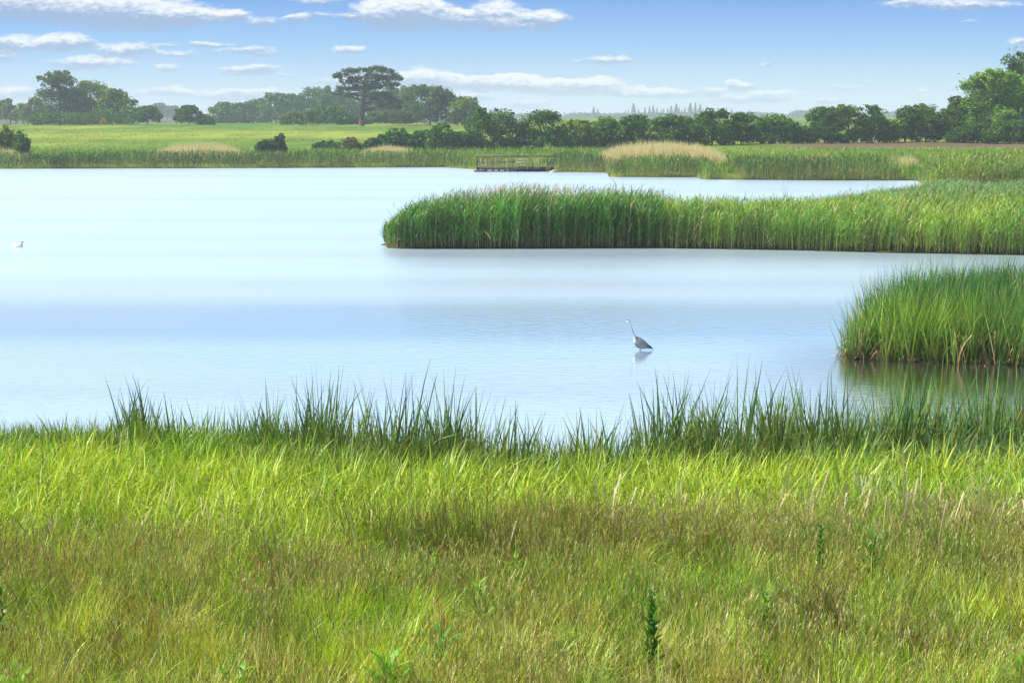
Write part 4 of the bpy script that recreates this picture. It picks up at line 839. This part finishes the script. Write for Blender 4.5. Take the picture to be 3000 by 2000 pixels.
# ------------------------------------------------------------------ broad leaved weeds in the meadow
def weed(px, py, h, nl, lw, ll, col, lab, seed, kind='dock'):
    rs = np.random.default_rng(seed); X, Y = gp(px, py + (150 if py > 1700 else 60), .62); Z_ = gz(X, Y); t = empty('dock_plant' if kind == 'dock' else 'thistle', (X, Y, Z_), lab, 'weed')
    V, Q, C = tube([(0, 0, 0), (.02, 0, h * .5), (0, .01, h)], [.008, .006, .003], np.array(col) * .9, 6); mesh_obj('stem', V, Q, M_bark, C, t)
    nl = int(nl * 1.7); lw *= 1.45; ll *= 1.25; h *= .9
    f = np.linspace(.05 if kind == 'dock' else .1, .85 if kind == 'dock' else 1, nl) ** (1.3 if kind == 'dock' else 1)
    B = np.column_stack([np.zeros(nl), np.zeros(nl), f * h]); az = np.arange(nl) * 2.4 + rs.uniform(0, 6)
    sz = np.interp(f, [0, .5, 1], [1, .8, .4])
    V, Q, C = blades(B, ll * sz, lw * sz, az, rs.uniform(.35, .7, nl), rs.uniform(.3, 1.1, nl), 6, colv(nl, col, .12), colv(nl, np.array(col) * 1.15, .12), 1, rs.uniform(-.2, .2, nl)); mesh_obj('leaves', V, Q, M_reed, C, t)
    if kind != 'dock':
        V, Q, C = blades(B + [0, 0, .02], ll * .6 * sz, lw * sz, az + 1.2, rs.uniform(.3, .8, nl), rs.uniform(0, .6, nl), 4, colv(nl, col, .12), colv(nl, col, .12), 0); mesh_obj('side_leaves', V, Q, M_reed, C, t)
LG = (.14, .30, .02); DGn = (.075, .19, .018)
weed(1135, 1985, 0.84, 14, .065, .34, LG, 'bright green broad leaved dock at the bottom left of centre', 1)
weed(700, 1985, 0.74, 10, .06, .30, LG, 'bright dock with two wide spread leaves near the bottom left', 2)
weed(60, 1985, 0.68, 12, .06, .28, LG, 'light green dock low in the bottom left corner', 3)
weed(1905, 1900, 1.15, 34, .045, .16, DGn, 'dark green leafy thistle spire at the bottom right of centre', 4, 'thistle')
weed(2, 1790, 1.28, 34, .05, .16, DGn, 'dark green thistle cut by the left edge', 5, 'thistle')
weed(1400, 1725, 0.94, 16, .05, .24, (.17, .32, .02), 'yellow green leafy weed at the foot of the dark rushes', 6)
weed(1510, 1700, 0.89, 14, .05, .22, (.17, .32, .02), 'second yellow green weed right beside the first under the rushes', 7)
weed(2548, 1665, 1.01, 16, .06, .24, DGn, 'dark curled dock among brown grass right of centre', 8)
weed(2400, 1655, 0.94, 20, .04, .14, DGn, 'small dark spire weed left of the curled dock', 9, 'thistle')
weed(2240, 1770, 0.84, 18, .04, .16, LG, 'small leafy weed in the bright lime grass patch', 10, 'thistle')
weed(2990, 1950, 0.81, 14, .06, .26, LG, 'green dock at the right edge near the bottom', 11)
weed(1290, 1890, 0.81, 18, .03, .34, (.10, .25, .04), 'fresh green grassy weed below the dark rushes', 12)
def rush(px, py, h, n, spread, sx, col, lab, lean=(0, 0), name='rush_clump'):
    n = int(n * 1.5); h *= 1.05; X, Y = gp(px, py + 105, .42); Z_ = gz(X, Y); P_ = R.normal(0, 1, (n, 2)) * (sx, sx * .6); B = np.column_stack([P_, np.zeros(n)])
    az = np.arctan2(P_[:, 1], P_[:, 0]) + R.normal(0, .5, n); bd = np.abs(R.normal(.2, .25, n)); t0 = np.abs(R.normal(0, spread, n))
    if lean[1]: az = R.normal(lean[0], .45, n); bd = R.uniform(.5, 1.0, n) * lean[1]
    V, Q, C = blades(B, h * R.uniform(.6, 1.1, n), R.uniform(.006, .011, n), az, t0, bd, 6, colv(n, col, .2), colv(n, np.array(col) * .35 + (.115, .062, .028), .3), 3)
    o = mesh_obj(name, V, Q, M_grass, C); o.location = (X, Y, Z_); tag(o, lab, 'rush clump')
rush(1400, 1600, 1.15, 480, .16, .46, (.05, .115, .010), 'large dark green rush clump in the middle of the meadow')
rush(1110, 1560, 1.05, 260, .15, .36, (.07, .125, .012), 'dark rush clump left of the large one')
rush(1680, 1560, 1.05, 260, .2, .36, (.085, .105, .018), 'brownish rush clump right of the large one')
rush(860, 1690, .85, 240, .18, .32, (.08, .16, .015), 'low deep green rush clump in the left meadow')
rush(2790, 1640, .95, 240, .2, .35, (.11, .19, .03), 'fresh green rush clump in the right meadow')
rush(2480, 1890, 1.2, 120, .15, .12, (.09, .085, .03), 'dark grass tuft arching over to the left near the bottom right', (2.9, 1.5))
rush(2650, 1960, 1.1, 60, .18, .16, (.10, .09, .035), 'thin dark tuft bending right beside the arching one', (.3, .7))
rush(880, 1960, .95, 90, .2, .16, (.10, .11, .035), 'dark tuft leaning left near the bottom left', (2.8, .9))
rush(300, 1520, .8, 260, .14, .3, (.13, .27, .015), 'bright green tuft where sedge meets the left meadow')

# ------------------------------------------------------------------ air
def haze():
    V, Q, C = box(-1750, 1750, -75, 3300, -4.6, 48, (1, 1, 1)); m, nt = mat('haze_air')
    pv = nd(nt, 'ShaderNodeVolumePrincipled'); pv.inputs['Color'].default_value = (.70, .83, 1.0, 1); pv.inputs['Density'].default_value = .00033; pv.inputs['Anisotropy'].default_value = 0
    o = nd(nt, 'ShaderNodeOutputMaterial'); nt.links.new(pv.outputs[0], o.inputs['Volume'])
    tag(mesh_obj('haze', V, Q, m), kind='stuff')
haze()

# ------------------------------------------------------------------ sky
SUN_EL, SUN_AZ = 52, -86                     # azimuth from +Y towards +X
w = bpy.data.worlds.new('World'); sc.world = w; w.use_nodes = True; nt = w.node_tree
for n_ in list(nt.nodes): nt.nodes.remove(n_)
L = nt.links
sky = nd(nt, 'ShaderNodeTexSky', sky_type='NISHITA', sun_disc=False); sky.sun_elevation = math.radians(SUN_EL); sky.sun_rotation = math.radians(SUN_AZ); sky.air_density = 1.0; sky.dust_density = .3; sky.ozone_density = 2
tc = nd(nt, 'ShaderNodeTexCoord'); sp = nd(nt, 'ShaderNodeSeparateXYZ'); L.new(tc.outputs['Generated'], sp.inputs[0])
def mth(op, a, b=None, c=None, clamp=False):
    n = nd(nt, 'ShaderNodeMath', operation=op); n.use_clamp = clamp
    for i, v in enumerate((a, b, c)):
        if v is None: continue
        if isinstance(v, (int, float)): n.inputs[i].default_value = v
        else: L.new(v, n.inputs[i])
    return n.outputs[0]
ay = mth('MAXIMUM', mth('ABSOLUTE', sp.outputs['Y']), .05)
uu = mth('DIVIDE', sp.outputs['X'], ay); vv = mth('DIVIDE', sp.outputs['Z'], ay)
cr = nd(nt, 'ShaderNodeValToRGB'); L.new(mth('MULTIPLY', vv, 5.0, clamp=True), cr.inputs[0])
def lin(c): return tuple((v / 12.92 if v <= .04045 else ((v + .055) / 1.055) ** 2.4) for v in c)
stops = [(0, (.84, .91, .97)), (.08, (.75, .86, .96)), (.22, (.57, .76, .95)), (.38, (.41, .63, .92)), (.52, (.50, .74, .97)), (.75, (.64, .84, 1.0)), (1, (.86, .95, 1.0))]  # upper stops lie above the view, made paler to brighten the water
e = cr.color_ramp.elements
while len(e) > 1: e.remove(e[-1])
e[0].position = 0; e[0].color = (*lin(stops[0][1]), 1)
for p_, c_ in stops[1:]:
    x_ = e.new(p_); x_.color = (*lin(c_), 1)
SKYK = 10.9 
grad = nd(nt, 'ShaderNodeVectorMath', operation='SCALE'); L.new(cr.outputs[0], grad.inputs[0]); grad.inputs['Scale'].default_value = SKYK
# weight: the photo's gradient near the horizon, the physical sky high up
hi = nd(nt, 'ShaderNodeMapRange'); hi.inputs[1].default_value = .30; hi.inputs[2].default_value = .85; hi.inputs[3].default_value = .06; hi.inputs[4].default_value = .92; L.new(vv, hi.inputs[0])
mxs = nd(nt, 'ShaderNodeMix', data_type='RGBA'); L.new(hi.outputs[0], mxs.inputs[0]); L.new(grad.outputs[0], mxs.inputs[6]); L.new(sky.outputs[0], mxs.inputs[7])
# clouds: soft flat-bottomed puffs at the photo's bearings
pos = nd(nt, 'ShaderNodeCombineXYZ'); L.new(uu, pos.inputs[0]); L.new(vv, pos.inputs[1])
def noise(scale, detail, sx, sy, rough=.55):
    mp = nd(nt, 'ShaderNodeMapping'); mp.inputs['Scale'].default_value = (sx, sy, 1); L.new(pos.outputs[0], mp.inputs[0])
    n = nd(nt, 'ShaderNodeTexNoise'); n.inputs['Scale'].default_value = scale; n.inputs['Detail'].default_value = detail; n.inputs['Roughness'].default_value = rough; L.new(mp.outputs[0], n.inputs[0]); return n
nz = noise(1, 5, 55, 150)
sub = nd(nt, 'ShaderNodeVectorMath', operation='SUBTRACT'); L.new(nz.outputs['Color'], sub.inputs[0]); sub.inputs[1].default_value = (.5, .5, .5)
wv = nd(nt, 'ShaderNodeVectorMath', operation='MULTIPLY_ADD'); L.new(sub.outputs[0], wv.inputs[0]); wv.inputs[1].default_value = (.022, .010, 0); L.new(pos.outputs[0], wv.inputs[2])
CL = [(130, 14, 300, 38, 1.1), (380, 38, 230, 38, 1.2), (560, 52, 150, 20, 1.0), (680, 45, 60, 13, .8), (770, 66, 60, 14, .6), (868, 56, 40, 12, .55), (950, 50, 120, 9, .5), (660, 20, 20, 6, .3),
      (60, 130, 150, 20, .9), (200, 123, 85, 19, 1), (370, 148, 115, 18, .8), (520, 162, 62, 10, .6), (490, 131, 32, 7, .5), (605, 131, 70, 9, .8), (730, 151, 110, 10, .7), (265, 184, 150, 13, .8), (8, 165, 42, 14, .7), (490, 203, 46, 9, .7), (730, 204, 105, 14, .9), (840, 224, 55, 7, .3),
      (40, 273, 90, 13, .8), (430, 275, 60, 10, .5), (510, 269, 55, 14, .8), (610, 277, 120, 10, .5), (690, 274, 70, 12, .7), (765, 277, 75, 14, .9), (620, 315, 60, 8, .5),
      (1130, 40, 100, 38, 1.2), (1240, 33, 95, 38, 1.3), (1350, 60, 62, 24, 1.1), (1450, 42, 85, 34, .95), (1470, 75, 60, 16, .8), (1590, 58, 85, 19, 1), (1555, 84, 60, 9, .6), (900, 3, 120, 8, .6),
      (1030, 149, 58, 9, .9), (1000, 240, 90, 12, .5), (1240, 228, 95, 19, 1), (1360, 240, 140, 17, 1), (1500, 245, 150, 18, 1.1), (1640, 255, 140, 16, 1.0), (1720, 253, 110, 21, 1.1), (1870, 270, 150, 11, .8), (1950, 272, 90, 12, .9),
      (1780, 177, 90, 10, .9), (2165, 251, 40, 11, 1), (2090, 273, 45, 8, .7), (2255, 283, 70, 13, 1), (2170, 290, 130, 11, .5), (2430, 296, 55, 9, .8), (2250, 190, 20, 5, .6), (2800, 14, 220, 15, .75), (2990, 125, 35, 11, .7), (2842, 67, 24, 6, .5),
      (2465, 259, 75, 8, .35), (2540, 245, 30, 6, .3), (2700, 266, 24, 6, .5), (1540, 306, 75, 9, .6), (1380, 286, 70, 13, .7), (2100, 262, 60, 6, .4), (1300, 300, 60, 8, .4), (2340, 257, 16, 5, .4), (2620, 2, 60, 5, .5)]
dens = None; shade = None
for (px, py, rx, ry, k) in CL:
    d = ray(px, py); cu, cv = d[0] / d[1], d[2] / d[1]; ru, rv = rx / F * 1.2, ry / F * 1.65; k = k * (1.2 if py < 215 else 1.75)
    q = nd(nt, 'ShaderNodeVectorMath', operation='MULTIPLY_ADD'); L.new(wv.outputs[0], q.inputs[0]); q.inputs[1].default_value = (1 / ru, 1 / rv, 0); q.inputs[2].default_value = (-cu / ru, -cv / rv, 0)
    ln = nd(nt, 'ShaderNodeVectorMath', operation='DOT_PRODUCT'); L.new(q.outputs[0], ln.inputs[0]); L.new(q.outputs[0], ln.inputs[1])
    v = mth('MULTIPLY_ADD', ln.outputs['Value'], -k, k, clamp=True)
    s2 = nd(nt, 'ShaderNodeVectorMath', operation='DOT_PRODUCT'); L.new(q.outputs[0], s2.inputs[0]); s2.inputs[1].default_value = (0, 1, 0)
    sh = mth('MULTIPLY', s2.outputs['Value'], v)
    dens = v if dens is None else mth('ADD', dens, v); shade = sh if shade is None else mth('ADD', shade, sh)
front = mth('GREATER_THAN', sp.outputs['Y'], 0)
dens = mth('MULTIPLY', dens, front)
fine = noise(1, 6, 150, 360, .6)
dn_ = mth('MULTIPLY_ADD', mth('SUBTRACT', fine.outputs[0], .5), .9, dens)
edge_ = nd(nt, 'ShaderNodeMapRange', interpolation_type='SMOOTHSTEP'); edge_.inputs[1].default_value = .10; edge_.inputs[2].default_value = 1.05; L.new(dn_, edge_.inputs[0])
gate = mth('MULTIPLY', dens, 5.0, clamp=True)
alpha0 = mth('MULTIPLY', mth('MULTIPLY', edge_.outputs[0], gate), .93)
shn = mth('DIVIDE', shade, mth('MAXIMUM', dens, .08))
lit = nd(nt, 'ShaderNodeMapRange', interpolation_type='SMOOTHSTEP'); lit.inputs[1].default_value = -.30; lit.inputs[2].default_value = .45
L.new(mth('MULTIPLY_ADD', mth('SUBTRACT', fine.outputs[0], .5), 1.3, shn), lit.inputs[0])
alpha = mth('MULTIPLY', alpha0, mth('MULTIPLY_ADD', lit.outputs[0], .22, .78))
cc = nd(nt, 'ShaderNodeMix', data_type='RGBA'); L.new(lit.outputs[0], cc.inputs[0]); cc.inputs[6].default_value = (*[v * SKYK for v in lin((.60, .67, .80))], 1); cc.inputs[7].default_value = (*[v * SKYK * 1.0 for v in lin((.985, .99, 1.0))], 1)
# unseen thin cloud overhead, added to whiten the water's reflection and fill light
hn = noise(1, 5, 2.2, 3.5); hm = nd(nt, 'ShaderNodeMapRange'); hm.inputs[1].default_value = .42; hm.inputs[2].default_value = .68; L.new(hn.outputs[0], hm.inputs[0])
hg = nd(nt, 'ShaderNodeMapRange'); hg.inputs[1].default_value = .12; hg.inputs[2].default_value = .25; L.new(vv, hg.inputs[0]); ha = mth('MULTIPLY', mth('MULTIPLY', hm.outputs[0], hg.outputs[0]), .4)
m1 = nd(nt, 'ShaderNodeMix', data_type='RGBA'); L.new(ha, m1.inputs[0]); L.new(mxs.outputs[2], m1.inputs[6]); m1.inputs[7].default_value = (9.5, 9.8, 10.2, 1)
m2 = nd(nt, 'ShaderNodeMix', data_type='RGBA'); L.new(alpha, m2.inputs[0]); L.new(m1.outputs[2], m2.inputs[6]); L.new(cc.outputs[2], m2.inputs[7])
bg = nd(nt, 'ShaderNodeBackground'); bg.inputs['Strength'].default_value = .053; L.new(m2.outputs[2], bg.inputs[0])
ow = nd(nt, 'ShaderNodeOutputWorld'); L.new(bg.outputs[0], ow.inputs[0])
w.cycles.sampling_method = 'MANUAL'; w.cycles.sample_map_resolution = 512

sl = bpy.data.lights.new('sun', 'SUN'); sl.energy = 4.9; sl.angle = math.radians(.55); sl.color = (1, .94, .80); so = bpy.data.objects.new('sun', sl); COL.objects.link(so)
a, el = math.radians(SUN_AZ), math.radians(SUN_EL); dv = Vector((math.sin(a) * math.cos(el), math.cos(a) * math.cos(el), math.sin(el)))
so.rotation_euler = dv.to_track_quat('Z', 'Y').to_euler(); so.location = (0, 0, 40)

vs_ = sc.view_settings; vs_.view_transform = 'Standard'; vs_.look = 'None'; vs_.gamma = 1; vs_.exposure = .85; vs_.use_curve_mapping = False
cy = sc.cycles; cy.max_bounces = 6; cy.diffuse_bounces = 3; cy.glossy_bounces = 2; cy.transmission_bounces = 4; cy.volume_bounces = 1; cy.transparent_max_bounces = 8; cy.use_denoising = True
try: cy.denoiser = 'OPENIMAGEDENOISE'
except Exception: pass
